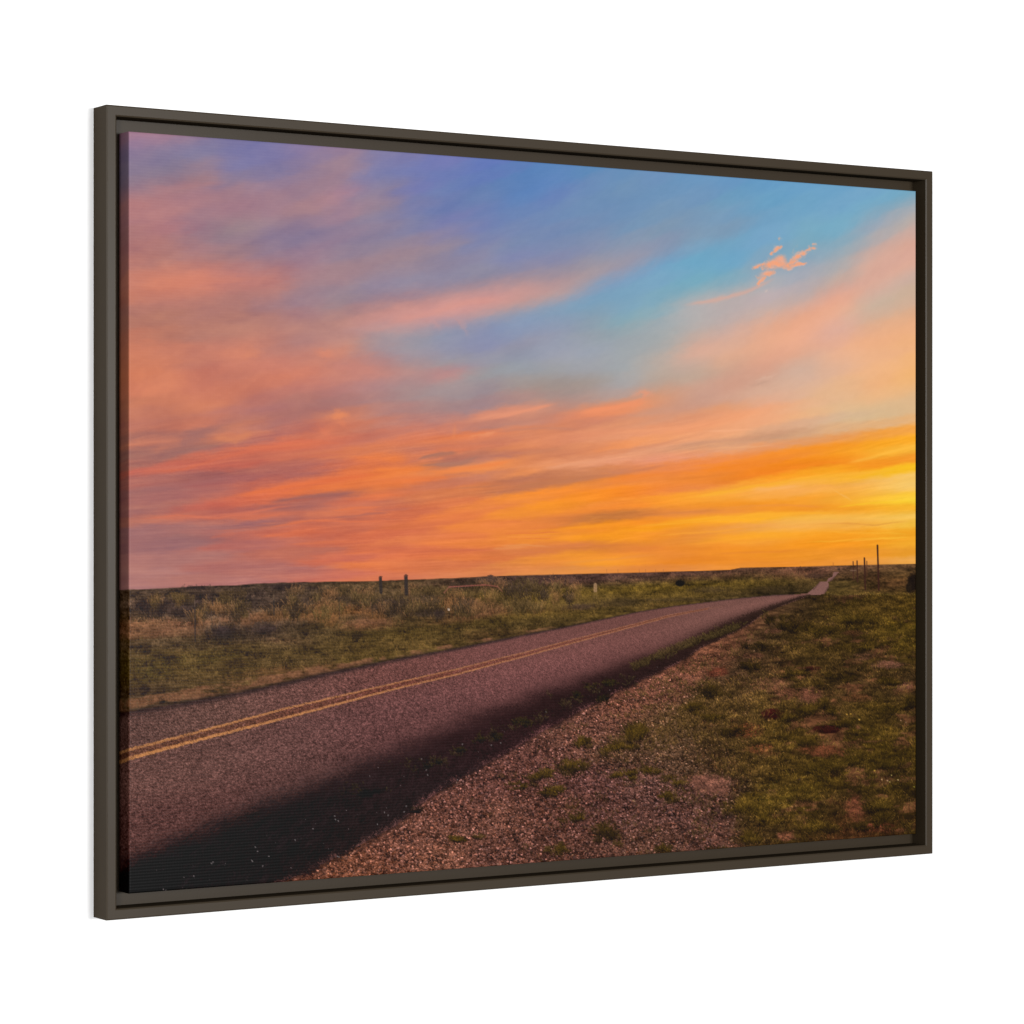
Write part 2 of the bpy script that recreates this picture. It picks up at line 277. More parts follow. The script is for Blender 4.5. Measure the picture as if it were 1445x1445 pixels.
def bilin(f, py, px):
    y0 = np.clip(np.floor(py).astype(int), 0, f.shape[0] - 2); x0 = np.clip(np.floor(px).astype(int), 0, f.shape[1] - 2)
    ty = (py - y0)[..., None].astype(np.float32); tx = (px - x0)[..., None].astype(np.float32)
    return (f[y0, x0] * (1 - tx) + f[y0, x0 + 1] * tx) * (1 - ty) + (f[y0 + 1, x0] * (1 - tx) + f[y0 + 1, x0 + 1] * tx) * ty


def upfield(ctrl, X, Y, k, wy, wx, *a):
    f, py, px = lowres(ctrl, X, Y, k, *a)
    PY, PX = np.meshgrid(py, px, indexing='ij')
    return bilin(f, PY + wy / k, PX + wx / k)


def poly_mask(pts, X, Y):
    m = np.zeros(X.shape, bool)
    n = len(pts)
    for i in range(n):
        (x0, y0), (x1, y1) = pts[i], pts[(i + 1) % n]
        if y0 == y1: continue
        c = ((Y >= min(y0, y1)) & (Y < max(y0, y1))) & (X < x0 + (Y - y0) * (x1 - x0) / (y1 - y0))
        m ^= c
    return m


def pl(pts, X):
    p = np.array(pts, float)
    return np.interp(X, p[:, 0], p[:, 1])


def segdist(X, Y, a, b):
    ax, ay = a; bx, by = b
    t = np.clip(((X - ax) * (bx - ax) + (Y - ay) * (by - ay)) / ((bx - ax) ** 2 + (by - ay) ** 2 + 1e-9), 0, 1)
    return np.hypot(X - ax - t * (bx - ax), Y - ay - t * (by - ay))


def paint(U, V):
    """U, V: canvas coordinates of every vertex (0..1, a little beyond on the wrapped sides) -> sRGB 0..255"""
    rng = np.random.default_rng(11)
    ny, nx = U.shape
    X, Y = to_measure(U, V)
    X = X.astype(np.float32); Y = Y.astype(np.float32)
    f32 = np.float32
    # ---------------- sky
    SY, SV = [300, 350, 450, 590, 640, 690, 740, 800], [.40, .36, .27, .18, .14, .115, .085, .05]

    def slope(x, y):
        return -np.interp(y, SY, SV) * (1 - (1 - np.interp(x, [180, 900], [.45, 1])) * np.clip((620 - y) / 100, 0, 1))
    q = Y - (X - 740) * slope(X, Y).astype(f32)
    low = sstep(560, 640, Y)
    warp_y = (7 - 4.5 * low) * fbm(X * .010, q * .03, 1, 4) + (6 - 1.5 * low) * fbm(X * .042, q * .1, 2, 4, .6)
    warp_x = 20 * fbm(X * .012, q * .03, 5, 4) + 16 * fbm(X * .05, q * .09, 6, 4, .6)
    sky = upfield(parse(SKY), X, Y, 4, warp_y.astype(f32), warp_x.astype(f32), lambda x, y: 24 + 6 * (y > 560), lambda x, y: 4.6 if y > 560 else 7.5, slope)
    st = fbm(X * .0065, q * .075, 21, 5, .6)                                        # long thin streaks
    st2 = fbm(X * .016, q * .22, 25, 4, .6)
    wX0 = X + 26 * fbm(X * .02, q * .03, 35, 4); wY0 = q + 20 * fbm(X * .02, q * .035, 37, 4)
    soft = fbm(X * .02, q * .045, 31, 5, .55)                                       # softer puffs above
    bil = fbm(wX0 * .018, wY0 * .034, 33, 6, .58)                                     # billows, domain-warped
    a = (st * 18 + st2 * 18 + bil * 16) * low * (.6 + .4 * sstep(1290, 500, X)) + (soft * 8 + bil * 26 * sstep(900, 300, X) + bil * 9) * (1 - .65 * low)
    warm = np.stack([a * .85, a * .62, a * .25], -1)
    kk = 13                                                                           # crisper edges on the low cloud bands
    cs = np.cumsum(np.concatenate([np.repeat(sky[:1], kk + 1, 0), sky, np.repeat(sky[-1:], kk, 0)], 0), 0, dtype=np.float64)
    blur = ((cs[2 * kk + 1:] - cs[:-2 * kk - 1]) / (2 * kk + 1))
    sky = sky + .4 * low[..., None] * (sky - blur)
    kk = 4
    cs = np.cumsum(np.concatenate([np.repeat(sky[:1], kk + 1, 0), sky, np.repeat(sky[-1:], kk, 0)], 0), 0, dtype=np.float64)
    sky = sky + (.5 + .5 * low)[..., None] * (sky - (cs[2 * kk + 1:] - cs[:-2 * kk - 1]) / (2 * kk + 1))
    sky = sky + warm
    sky += (fbm(X * .13, q * .25, 40, 3)[..., None] * 3.5)
    # wisps of the small bright cloud and the thin tail under it
    wX = X + 7 * fbm(X * .03, q * .05, 55, 3); wY = Y + 3.2 * fbm(X * .035, q * .12, 57, 4, .6)

    def wisp(img_, pts, w, col, amp, rough=.5, sd=0):
        P_ = np.array(pts, float); mg = 5 * w + 12
        cu, cv = to_uv(np.array([P_[:, 0].min() - mg, P_[:, 0].max() + mg] * 2), np.array([P_[:, 1].min() - mg] * 2 + [P_[:, 1].max() + mg] * 2))
        j0, j1 = np.searchsorted(U[0], [cu.min(), cu.max()]); i0, i1 = np.searchsorted(V[:, 0], [cv.min(), cv.max()])
        if j1 - j0 < 2 or i1 - i0 < 2: return
        sl_ = (slice(i0, i1), slice(j0, j1)); x_, y_ = wX[sl_], wY[sl_]
        d = np.full(x_.shape, 1e3, f32); along = np.zeros(x_.shape, f32)
        sg = np.hypot(*np.diff(P_, axis=0).T); tot = sg.sum(); acc = 0
        for (a0, b0, ln_) in zip(pts[:-1], pts[1:], sg):
            dd_ = segdist(x_, y_, a0, b0)
            t_ = np.clip(((x_ - a0[0]) * (b0[0] - a0[0]) + (y_ - a0[1]) * (b0[1] - a0[1])) / ln_ ** 2, 0, 1)
            nearer = dd_ < d
            d = np.where(nearer, dd_, d); along = np.where(nearer, (acc + t_ * ln_) / tot, along); acc += ln_
        n = 1 + 2 * rough * fbm(X[sl_] * (.16 if tot < 60 else .06), q[sl_] * .24, 50 + sd, 4, .6)
        if tot > 60 and Y[sl_][0, 0] > 540: amp = min(.95, amp * 1.4); n = 1 + (n - 1) * .7; w = w * .85
        tp = sstep(0, .2, along) * sstep(1, .75, along) if tot > 40 else .35 + .65 * np.sin(np.pi * along)
        if tot < 40: w = w * 1.3
        m = (np.exp(-(d / (w * np.maximum(n, .25) * (.55 + .45 * tp))) ** 2) * amp * tp)[..., None]
        img_[sl_] = img_[sl_] * (1 - m) + np.array(col, f32) * m
    W = [([(1079, 374), (1090, 372), (1112, 374)], 4.5, (244, 166, 130), .95, 1.0), ([(1092, 368), (1101, 366), (1105, 372)], 4, (242, 165, 132), .95, 1.1),
         ([(1099, 362), (1103, 366)], 3, (238, 168, 140), .8, 1), ([(1063, 377), (1075, 372)], 1.7, (226, 172, 152), .7, 1.6), ([(1113, 370), (1124, 360), (1136, 353), (1146, 349)], 3.2, (238, 175, 148), .85, 1.9),
         ([(1119, 364), (1130, 355)], 3, (240, 180, 152), .6, 1.8), ([(1115, 376), (1130, 372)], 2, (226, 176, 156), .6, 1.6), ([(1071, 389), (1082, 384), (1091, 384)], 2.6, (238, 170, 142), .8, 1.4),
         ([(1070, 399), (1076, 391)], 1.8, (236, 180, 155), .75, 1.6), ([(1091, 353), (1099, 348)], 1.8, (230, 182, 160), .65, 1.6), ([(1100, 333), (1099, 338)], 1.6, (200, 182, 172), .45, 1),
         ([(960, 431), (1010, 423), (1040, 416), (1060, 409), (1076, 401), (1100, 388)], 2.9, (226, 168, 148), .6, .7), ([(1080, 412), (1084, 408)], .9, (236, 200, 178), .35, .6),
         ([(540, 456), (600, 444), (660, 426), (720, 421)], 5, (224, 150, 134), .35, .8), ([(615, 440), (640, 446), (656, 470)], 2.2, (205, 150, 145), .25, 1),
         ([(680, 594), (720, 585), (760, 576), (790, 568)], 2.3, (232, 146, 112), .55, .8), ([(820, 583), (860, 575), (900, 566), (922, 560)], 2.6, (246, 146, 100), .55, .8),
         ([(905, 565), (912, 556), (922, 552)], 3, (240, 150, 112), .4, 1.2), ([(660, 616), (690, 612), (704, 608)], 1.4, (238, 148, 100), .55, .7), ([(640, 620), (642, 600)], 2.5, (236, 138, 90), .4, .8),
         ([(590, 667), (640, 664), (690, 657), (730, 648)], 2.6, (244, 134, 68), .45, .7), ([(470, 592), (484, 584), (494, 588)], 4, (236, 138, 92), .45, 1.2), ([(448, 618), (462, 612), (470, 600)], 4, (224, 126, 92), .45, 1.2),
         ([(300, 634), (380, 631), (450, 626), (500, 625)], 2.2, (220, 114, 80), .5, .6), ([(185, 670), (240, 665), (280, 656), (320, 643)], 2.4, (205, 105, 84), .4, .7),
         ([(200, 733), (280, 729), (330, 726), (384, 717)], 2, (212, 112, 86), .45, .7), ([(350, 740), (400, 737), (470, 733), (545, 718)], 1.8, (226, 118, 78), .35, .7),
         ([(300, 750), (360, 744), (430, 738)], 1.6, (214, 110, 80), .4, .8), ([(430, 702), (470, 699), (505, 693)], 2.6, (168, 98, 88), .55, .8), ([(588, 648), (610, 643), (650, 640)], 1.8, (172, 112, 92), .55, .7), ([(585, 656), (640, 657), (680, 648)], 2, (176, 116, 94), .5, .7),
         ([(640, 690), (690, 686), (720, 684)], 1.5, (190, 118, 86), .3, .7), ([(760, 685), (830, 675), (900, 664), (960, 652)], 3.2, (204, 130, 90), .35, .7),
         ([(960, 705), (1040, 694), (1120, 681), (1200, 668), (1292, 662)], 2.2, (254, 190, 56), .4, .7), ([(880, 744), (980, 737), (1080, 729), (1180, 722)], 1.8, (254, 186, 46), .4, .6), ([(1190, 655), (1240, 643), (1292, 628)], 2.4, (254, 186, 60), .5, .6),
         ([(900, 729), (980, 722), (1030, 720)], 1.8, (214, 136, 62), .4, .6), ([(1175, 715), (1240, 709), (1292, 706)], 1.6, (252, 204, 40), .5, .6), ([(820, 728), (870, 731), (940, 725)], 1.5, (212, 130, 58), .2, .6),
         ([(1140, 741), (1180, 738), (1230, 741), (1292, 735)], 1.2, (226, 158, 60), .45, .8), ([(1190, 765), (1292, 757)], 1.2, (254, 184, 50), .5, .6), ([(700, 771), (740, 768), (790, 773)], 1.4, (232, 152, 92), .35, .9), ([(1175, 690), (1186, 697), (1200, 706)], .8, (248, 196, 96), .5, 1.5)]
    # thin cloud ripples of the lower sky: points, half width, colour, strength
    W += [([(188, 667), (257, 662), (315, 645), (359, 635), (437, 630), (465, 626)], 2.5, (214, 108, 80), .6, .9), ([(265, 659), (354, 648), (464, 642), (520, 641)], 2, (206, 110, 86), .45, 1),
          ([(315, 703), (370, 693), (423, 684), (492, 674), (558, 667)], 4.5, (234, 114, 66), .6, .9), ([(188, 733), (251, 727), (310, 731), (354, 724), (390, 716), (437, 711)], 1.9, (216, 112, 84), .6, .9),
          ([(373, 710), (437, 700), (503, 695)], 3.6, (163, 98, 91), .6, .9), ([(340, 749), (395, 740), (437, 735), (487, 736), (558, 736)], 2.2, (226, 116, 76), .6, .9), ([(362, 758), (415, 752), (459, 742)], 2, (222, 112, 76), .6, .9),
          ([(293, 760), (337, 753)], 2.2, (205, 108, 86), .5, 1), ([(401, 769), (464, 765), (520, 763), (558, 758)], 2, (218, 112, 75), .55, .9), ([(478, 783), (558, 775)], 1.8, (226, 116, 72), .5, .9), ([(459, 722), (503, 717), (547, 714)], 2, (228, 118, 74), .55, .9),
          ([(464, 731), (558, 722)], 2, (180, 104, 90), .5, .9), ([(300, 742), (360, 745), (420, 733)], 3, (166, 102, 98), .45, 1), ([(200, 748), (300, 744), (350, 746)], 4, (164, 106, 104), .4, 1), ([(190, 690), (260, 684), (340, 672)], 5, (166, 102, 100), .4, 1),
          ([(465, 587), (492, 585)], 4, (238, 140, 92), .65, 1.3), ([(450, 601), (470, 620)], 3.5, (224, 122, 90), .5, 1.3), ([(478, 592), (488, 602)], 3, (226, 128, 92), .5, 1.3), ([(445, 496), (470, 504)], 5, (228, 137, 106), .5, 1.2), ([(337, 504), (370, 496)], 5, (220, 134, 102), .5, 1.2),
          ([(298, 615), (332, 623), (359, 606)], 5, (214, 128, 92), .55, 1.2), ([(251, 628), (296, 612)], 7, (160, 108, 104), .5, 1.2), ([(215, 637), (243, 628)], 4, (198, 119, 95), .5, 1.2), ([(370, 600), (420, 590), (450, 560)], 8, (178, 116, 108), .35, 1.2), ([(465, 518), (536, 520)], 6, (207, 132, 118), .4, 1.1),
          ([(659, 592), (712, 584), (756, 577), (790, 567)], 3, (234, 150, 116), .65, .8), ([(806, 585), (858, 576), (900, 570), (925, 563)], 3.6, (246, 147, 101), .65, .8), ([(892, 558), (905, 552), (922, 558)], 2.5, (242, 152, 114), .5, 1.3),
          ([(587, 648), (617, 640), (650, 638)], 2.2, (176, 114, 95), .65, .8), ([(604, 656), (650, 653), (684, 642)], 2.8, (178, 118, 99), .65, .8), ([(615, 667), (665, 659), (712, 653), (731, 648)], 3.2, (242, 135, 74), .65, .8), ([(678, 616), (703, 610)], 1.9, (238, 148, 104), .6, 1),
          ([(540, 649), (576, 649)], 3.5, (244, 127, 60), .55, 1), ([(587, 651), (631, 646)], 1.6, (238, 133, 84), .6, .8), ([(520, 663), (609, 662)], 3, (242, 127, 60), .5, .9), ([(620, 671), (670, 667)], 1.6, (198, 119, 88), .5, .9),
          ([(717, 689), (775, 681), (844, 673), (872, 667)], 3.6, (197, 121, 82), .5, .9), ([(761, 662), (817, 653), (900, 645)], 3, (236, 158, 116), .5, .9), ([(520, 721), (587, 717)], 2.2, (194, 107, 86), .55, .9), ([(530, 732), (575, 734)], 1.6, (196, 108, 84), .4, .9),
          ([(811, 728), (872, 729), (940, 725)], 1.8, (212, 130, 60), .3, .9), ([(789, 747), (872, 739), (940, 736)], 2.4, (252, 152, 34), .55, .8), ([(700, 753), (800, 751)], .9, (228, 117, 58), .6, .5), ([(705, 757), (795, 756)], .9, (246, 144, 66), .5, .5), ([(712, 760), (792, 760)], .8, (228, 118, 58), .5, .5), ([(700, 749), (780, 747)], .8, (246, 142, 60), .45, .5),
          ([(690, 775), (750, 770)], 1.8, (236, 147, 84), .45, 1), ([(781, 797), (860, 789), (940, 781)], 2, (240, 151, 60), .5, .9), ([(850, 767), (940, 750)], 1.8, (253, 159, 42), .5, .8), ([(717, 778), (780, 772), (844, 767)], 2.4, (220, 124, 66), .5, .9), ([(560, 781), (640, 776), (700, 778)], 2, (212, 108, 72), .4, 1), ([(600, 765), (680, 761)], 1.8, (236, 128, 66), .4, 1),
          ([(956, 706), (1045, 689), (1150, 673), (1291, 663)], 2.5, (255, 190, 46), .55, .8), ([(1053, 692), (1141, 684)], 3, (251, 188, 92), .5, .9), ([(920, 739), (1003, 731), (1086, 725), (1224, 722)], 2.4, (255, 186, 42), .55, .8), ([(1086, 739), (1211, 734)], 3.4, (248, 191, 78), .45, .9), ([(920, 756), (1003, 750), (1075, 745)], 1.6, (252, 172, 50), .5, .8),
          ([(947, 628), (1020, 622), (1086, 615)], 2.4, (212, 150, 116), .5, 1), ([(989, 609), (1075, 606)], 1.7, (248, 174, 128), .5, 1), ([(1000, 633), (1100, 628)], 1.5, (238, 168, 118), .5, 1), ([(1066, 537), (1097, 528)], 2.2, (222, 180, 156), .5, 1.4), ([(1060, 545), (1085, 537)], 2, (190, 150, 130), .4, 1.4), ([(1155, 750), (1291, 754)], 1.6, (252, 186, 50), .4, .9), ([(1130, 765), (1291, 758)], 1.5, (254, 186, 44), .5, .8),
          ([(1000, 718), (1100, 712), (1180, 716)], 2, (240, 156, 56), .45, .9), ([(960, 768), (1100, 760)], 1.8, (250, 164, 44), .4, .9), ([(1000, 782), (1140, 776)], 1.8, (232, 142, 44), .4, .9), ([(960, 660), (1040, 652), (1140, 640)], 3, (250, 148, 44), .4, .9), ([(860, 612), (960, 604), (1040, 592)], 2.6, (242, 158, 112), .45, 1), ([(840, 640), (920, 630), (970, 618)], 2.6, (216, 140, 104), .4, 1),
          ([(690, 610), (760, 604), (830, 606)], 2.2, (200, 130, 106), .4, 1), ([(730, 640), (800, 632)], 2.6, (206, 128, 94), .4, 1), ([(648, 450), (659, 472)], 3, (208, 155, 150), .3, 1.2), ([(610, 452), (622, 464)], 3, (206, 152, 148), .3, 1.2), ([(200, 270), (270, 262), (330, 256)], 5, (182, 126, 130), .35, 1.2), ([(390, 300), (460, 296)], 5, (172, 132, 138), .4, 1.2), ([(210, 400), (290, 396), (370, 392)], 6, (214, 130, 106), .35, 1.1)]
    sky = sky.astype(f32)
    for i, w_ in enumerate(W):
        wisp(sky, *w_, sd=i)
    fine = fbm(wX * .022, (wY - Y + q) * .5, 63, 4, .65) * (.35 + .65 * sstep(-.1, .25, fbm(X * .01, q * .03, 66, 3)))
    sky += (fine * (26 * low + 3))[..., None] * np.array((.9, .72, .4), f32)
    lum_ = sky @ np.array((.3, .59, .11), f32)
    sat = .95 - .06 * sstep(520, 200, X) * sstep(600, 800, Y)
    sky = lum_[..., None] + sat[..., None] * (sky - lum_[..., None])
    sky[..., 1] *= 1 - .06 * sstep(800, 950, X) * sstep(630, 660, Y) * sstep(1292, 1190, X)
    # the small broken cloud
    cn = fbm(X * .10, Y * .13, 220, 5, .68)
    E_ = np.zeros(X.shape, f32)
    for ps, wd in (([(1078, 377), (1092, 371), (1113, 375)], 7), ([(1112, 374), (1126, 361), (1148, 348)], 6), ([(1112, 375), (1136, 371)], 3.5), ([(1062, 379), (1078, 373)], 3.5), ([(1070, 391), (1092, 384)], 4.5), ([(1069, 401), (1080, 390)], 3.5), ([(1088, 358), (1102, 347)], 3.5), ([(1099, 338), (1101, 332)], 2.5), ([(1095, 366), (1104, 362)], 5)):
        for p0, p1 in zip(ps[:-1], ps[1:]):
            E_ = np.maximum(E_, np.exp(-(segdist(X, Y, p0, p1) / wd) ** 2))
    mc = np.clip(sstep(.3, 1.0, E_ * .85 + (cn * 2.2 + .9 * fbm(X * .3, Y * .36, 226, 3)) * np.sqrt(E_)) * (.85 + .9 * fbm(X * .24, Y * .3, 224, 3)), 0, .92)[..., None]
    sky = sky * (1 - mc) + (np.array((232, 178, 156), f32) + np.array((13, -14, -32), f32) * sstep(.5, 1, E_ + .5 * cn)[..., None]) * mc
    img = sky
    # ---------------- land
    hor = pl(HORIZON, X) + 1.3 * fbm(X * .07, X * 0, 60, 3) * sstep(1000, 500, X)
    land = Y > hor - .5
    lan = np.clip(Y - hor + .5, 0, 1)[..., None]
    Yv = 831 - (X - 182) * .0318
    d = np.maximum(Y - Yv, 2.5)
    gx = (X - 700) / d; gz = 240 / d
    qf = Y + (X - 182) * .035
    n1 = fbm(X * .03, qf * .13, 70, 5, .6); n2 = fbm(X * .09, qf * .3, 74, 4, .6); n3 = fbm(X * .45, qf * .65, 77, 2)
    field = upfield(parse(FIELD), X, Y, 3, (4 * n2).astype(f32), (18 * n1 + 10 * n2).astype(f32), 26, 4.2, -.08)
    near = upfield(parse(NEAR), X, Y, 4, (12 * n2).astype(f32), (30 * n1 + 14 * n2).astype(f32), 24, 14, -.1)
    rEdge = pl(ROAD_EDGE, X); dTop = pl(DARK_TOP, X); dLow = pl(DARK_LOW, X)
    lay = fbm(X * .012, qf * .5, 80, 4, .65)
    shade = 1 + .8 * n1 + 1.05 * n2 + .6 * n3 + .3 * lay
    field = field * np.clip(shade, .5, 1.7)[..., None]
    field = field * (1 + .16 * np.exp(-((Y - hor - 22) / 20) ** 2) * sstep(760, 600, X))[..., None] * np.array((1.03, 1., .94), f32)
    green = fbm(X * .03, qf * .1, 90, 3)
    field[..., 1] *= 1 + .08 * green
    isnear = (Y > dLow) | ((X > 1146) & (Y > 839 + 3 * n1))
    img = img * (1 - lan) + field * lan
    # verge soil strip on the far side
    so = sstep(720, 200, X)
    soil = sstep(1.5, .7, np.abs((rEdge - 3.5 - 7.5 * so) - Y) / (1.8 + 5.5 * so) + 1.8 * fbm(X * .06, qf * .2, 95, 4, .6)) * sstep(-.2, .08, fbm(X * .05, qf * .12, 97, 4) + .16 * so - .08)
    soil *= land * sstep(900, 700, X)
    img = img * (1 - .8 * soil[..., None]) + (np.array((128, 86, 63), f32) * (1 + .5 * n3 + .3 * n2)[..., None]) * .8 * soil[..., None]
    # near verge: soil, gravel, grass
    grain = rng.random(X.shape).astype(f32) - .5
    pg = fbm(gx * 75, gz * 95, 100, 3, .8)
    pg2 = fbm(gx * 36, gz * 44, 103, 2, .7)
    k_gr = sstep(1130, 900, X + (1040 - Y) * .12) * .75 + .25
    dm = sstep(.04, .17, fbm(X * .026, qf * .07, 210, 5, .62)) * sstep(0, 60, X - pl([(-1210, 1050), (-1110, 1040), (-1050, 985), (-1010, 962), (-985, 985), (-950, 1055), (-900, 1085), (-838, 1150)], -Y)) * .75
    near = near * (1 - dm[..., None]) + np.array((122, 79, 54), f32) * dm[..., None]
    nb = near * (1 + (.75 * grain + 1.5 * pg + .6 * pg2) * k_gr[..., None].squeeze() * .85 + .8 * n2 + .6 * n1)[..., None]
    img = np.where(isnear[..., None] & land[..., None], nb, img)
    # ---------------- strokes: grass blades, stones (far to near)
    buf = img.astype(f32)

    def put(px, py, col, al=1.0):
        u, v = to_uv(px, py)
        i = np.rint((v - V[0, 0]) / (V[-1, 0] - V[0, 0]) * (ny - 1)) if uni else np.interp(v, V[:, 0], np.arange(ny))
        j = np.interp(u, U[0], np.arange(nx))
        i = np.rint(i).astype(int); j = np.rint(j).astype(int)
        ok = (i >= 0) & (i < ny) & (j >= 0) & (j < nx)
        i = i[ok]; j = j[ok]; c = col[ok]
        if np.isscalar(al): buf[i, j] = buf[i, j] * (1 - al) + c * al
        else:
            al = al[ok][:, None]; buf[i, j] = buf[i, j] * (1 - al) + c * al
    uni = False

    def blades(x, y, h, col, lean=.5, al=.8, npt=12, contrast=.55):
        o = np.argsort(y); x, y, h, col = x[o], y[o], h[o], col[o]
        ln = (rng.random(len(x)) - .5) * 2 * lean
        cv = (rng.random(len(x)) - .5) * lean
        t = np.linspace(0, 1, npt)
        px = x[:, None] + (ln[:, None] * t + cv[:, None] * t * t) * h[:, None]
        py = y[:, None] - h[:, None] * t * (1 - .25 * t * np.abs(ln[:, None]))
        c = col[:, None, :] * (1 - contrast + 2 * contrast * t ** .9)[None, :, None]
        put(px.ravel(), py.ravel(), c.reshape(-1, 3), al)

    def sample(field_, x, y):
        u, v = to_uv(x, y)
        i = np.clip(np.rint(np.interp(v, V[:, 0], np.arange(ny))).astype(int), 0, ny - 1); j = np.clip(np.rint(np.interp(u, U[0], np.arange(nx))).astype(int), 0, nx - 1)
        return field_[i, j]
    # meadow beyond the road
    n = 30000
    x = 150 + rng.random(n) * 1000; t = rng.random(n)
    y0 = pl(HORIZON, x) + 5; y1 = pl(ROAD_EDGE, x) - 4
    y = y0 + (y1 - y0) * t
    dd = np.maximum(y - (831 - (x - 182) * .0318), 4)
    dens = sample(fbm(X * .05, qf * .16, 110, 4), x, y)
    keep = (dens + .3 * (rng.random(n) - .5) > -.1) & (y1 - y0 > 4) & (rng.random(n) > sample(soil, x, y) * .85)
    x, y, dd = x[keep], y[keep], dd[keep]
    base = sample(field, x, y)
    cj = base * (.75 + .55 * rng.random((len(x), 1))) * (1 + .14 * (rng.random((len(x), 3)) - .5))
    hh = (1.2 + .055 * dd) * (.5 + rng.random(len(x))) * (1 + 1.0 * (sample(field[..., 0] - field[..., 1], x, y) > 30))
    blades(x, y, hh, cj, .6, .38, 8, .34)
    # orange-tan bunch grass and dark scrub
    for cx, cy, rx, ry, col, nn in [(230, 890, 55, 9, (114, 80, 58), 400), (360, 876, 24, 9, (116, 80, 56), 220), (445, 866, 40, 14, (116, 80, 52), 400), (465, 872, 16, 12, (118, 80, 48), 200), (530, 866, 14, 14, (120, 80, 48), 240), (600, 850, 60, 8, (112, 80, 48), 260),
                                    (655, 852, 18, 12, (118, 80, 46), 200), (785, 852, 40, 8, (112, 88, 46), 260), (830, 846, 60, 8, (104, 88, 42), 260), (640, 858, 14, 8, (112, 76, 44), 120), (520, 878, 34, 5, (122, 82, 60), 160),
                                    (313, 893, 15, 9, (52, 50, 47), 420), (372, 885, 18, 8, (58, 54, 50), 300), (270, 868, 20, 10, (62, 55, 46), 300), (215, 858, 30, 8, (66, 58, 47), 300), (320, 852, 14, 6, (62, 55, 47), 200), (395, 828, 16, 4, (48, 42, 40), 260), (440, 830, 10, 2, (54, 47, 42), 80), (275, 829, 18, 3, (56, 47, 43), 140), (545, 855, 34, 9, (56, 47, 42), 480), (600, 862, 24, 8, (54, 47, 40), 340), (620, 868, 8, 6, (50, 44, 40), 100),
                                    (663, 852, 10, 12, (58, 46, 40), 200), (880, 850, 26, 6, (68, 58, 36), 220), (820, 856, 20, 4, (66, 50, 42), 160), (1000, 832, 26, 5, (62, 54, 34), 200), (1090, 832, 30, 5, (60, 52, 30), 220), (960, 846, 60, 3, (70, 56, 36), 160), (1150, 813, 14, 3, (60, 42, 36), 120), (500, 845, 30, 6, (68, 58, 44), 220), (430, 848, 40, 5, (66, 57, 46), 220)]:
        e = ((X - cx) / rx) ** 2 + ((Y - cy) / ry) ** 2
        mk = sstep(1.5, .2, e + 1.6 * fbm(X * 3.2 / rx, Y * 2.6 / ry, 200 + cx % 17, 4, .6)) * .42 * land
        buf = buf * (1 - mk[..., None]) + np.array(col, f32) * np.clip(1 + .7 * n2 + .7 * n3, .4, 1.8)[..., None] * mk[..., None]
        nn = nn // 2
        xx = cx + rx * .6 * rng.normal(0, 1, nn); yy = cy + ry * .5 + ry * .45 * rng.normal(0, 1, nn)
        cc = np.array(col)[None] * (.8 + .45 * rng.random((nn, 1)))
        blades(xx, yy, np.minimum(ry, 9) * (.4 + .8 * rng.random(nn)), cc * .93, .5, .34, 12, .3)
    for k_ in range(110):
        cx = 190 + 640 * rng.random(); off = 14 + 40 * rng.random() ** 1.2
        cy = np.interp(cx, *np.array(HORIZON).T) + off
        if cy > np.interp(cx, *np.array(ROAD_EDGE).T) - 22: continue
        kind = rng.random(); rx = 4 + 10 * rng.random(); ry = 3 + .12 * off + 4 * rng.random()
        col = np.array((108, 75, 49.) if kind < .42 else (50, 43, 36.) if kind < .7 else (78, 68, 39.))
        nn = int(16 + rx * 4)
        xx = cx + rx * rng.normal(0, .6, nn); yy = cy + ry * .3 * rng.normal(0, 1, nn)
        blades(xx, yy, ry * (.5 + rng.random(nn)), col[None] * (.7 + .6 * rng.random((nn, 1))), .55, .5, 14, .35)
    # ---------------- road over the meadow
    rd = upfield(parse(ROAD), X, Y, 8, 0 * n2, 0 * n2, 60, 26, -.22)
    rg = fbm(gx * 120, gz * 100, 120, 2, .9); rg2 = fbm(gx * 55, gz * 22, 122, 3, .7)
    rd = rd * np.array((.965, .92, .89), f32)
    rgr = rng.random(X.shape).astype(f32) - .5
    far_f = sstep(20, 160, d)
    rlane = np.exp(-((Y - (rEdge * .45 + dTop * .55)) / (.12 * (dTop - rEdge) + 2)) ** 2)
    rd = rd * (1 + (1.0 * rgr + 1.0 * rg + .25 * rg2) * (.14 + .36 * far_f) + .07 * rlane + .1 * fbm(X * .01, q * .03, 124, 3))[..., None]
    ag = (vnoise(X * .62, Y * .8, 126) - .5) * 1.0 + (vnoise(X * .36, Y * .55, 127) - .5) * .7
    rd = rd * (1.03 + .42 * ag * far_f * sstep(900, 500, X) - .02)[..., None]
    spark = (rng.random(X.shape) > .985) * far_f
    rd += spark[..., None] * np.array((38, 32, 32)) * rng.random(X.shape)[..., None]
    m_r = (Y > rEdge) & (X < 1147) & (Y < dLow)
    buf = np.where(m_r[..., None], rd, buf)
    # dark ragged asphalt lip at the far edge
    eg = Y - rEdge
    lw = 1 + 5.5 * sstep(1000, 250, X)
    lip = np.exp(-((eg - .2 * lw) / (lw * .62 + .3)) ** 2) * (X < 1120) * np.clip(1 + 1.2 * fbm(X * .08, X * 0, 130, 3), .3, 1) * (.85 - .3 * sstep(700, 1000, X))
    buf = buf * (1 - lip[..., None]) + np.array((50, 38, 38), f32) * lip[..., None] * (1 + .4 * rgr)[..., None]
    # painted centre lines
    bw = pl([(100, 6.2), (182, 5.4), (400, 3.9), (560, 2.9), (740, 2.1), (880, 1.5), (1000, .9), (1060, .5)], X)
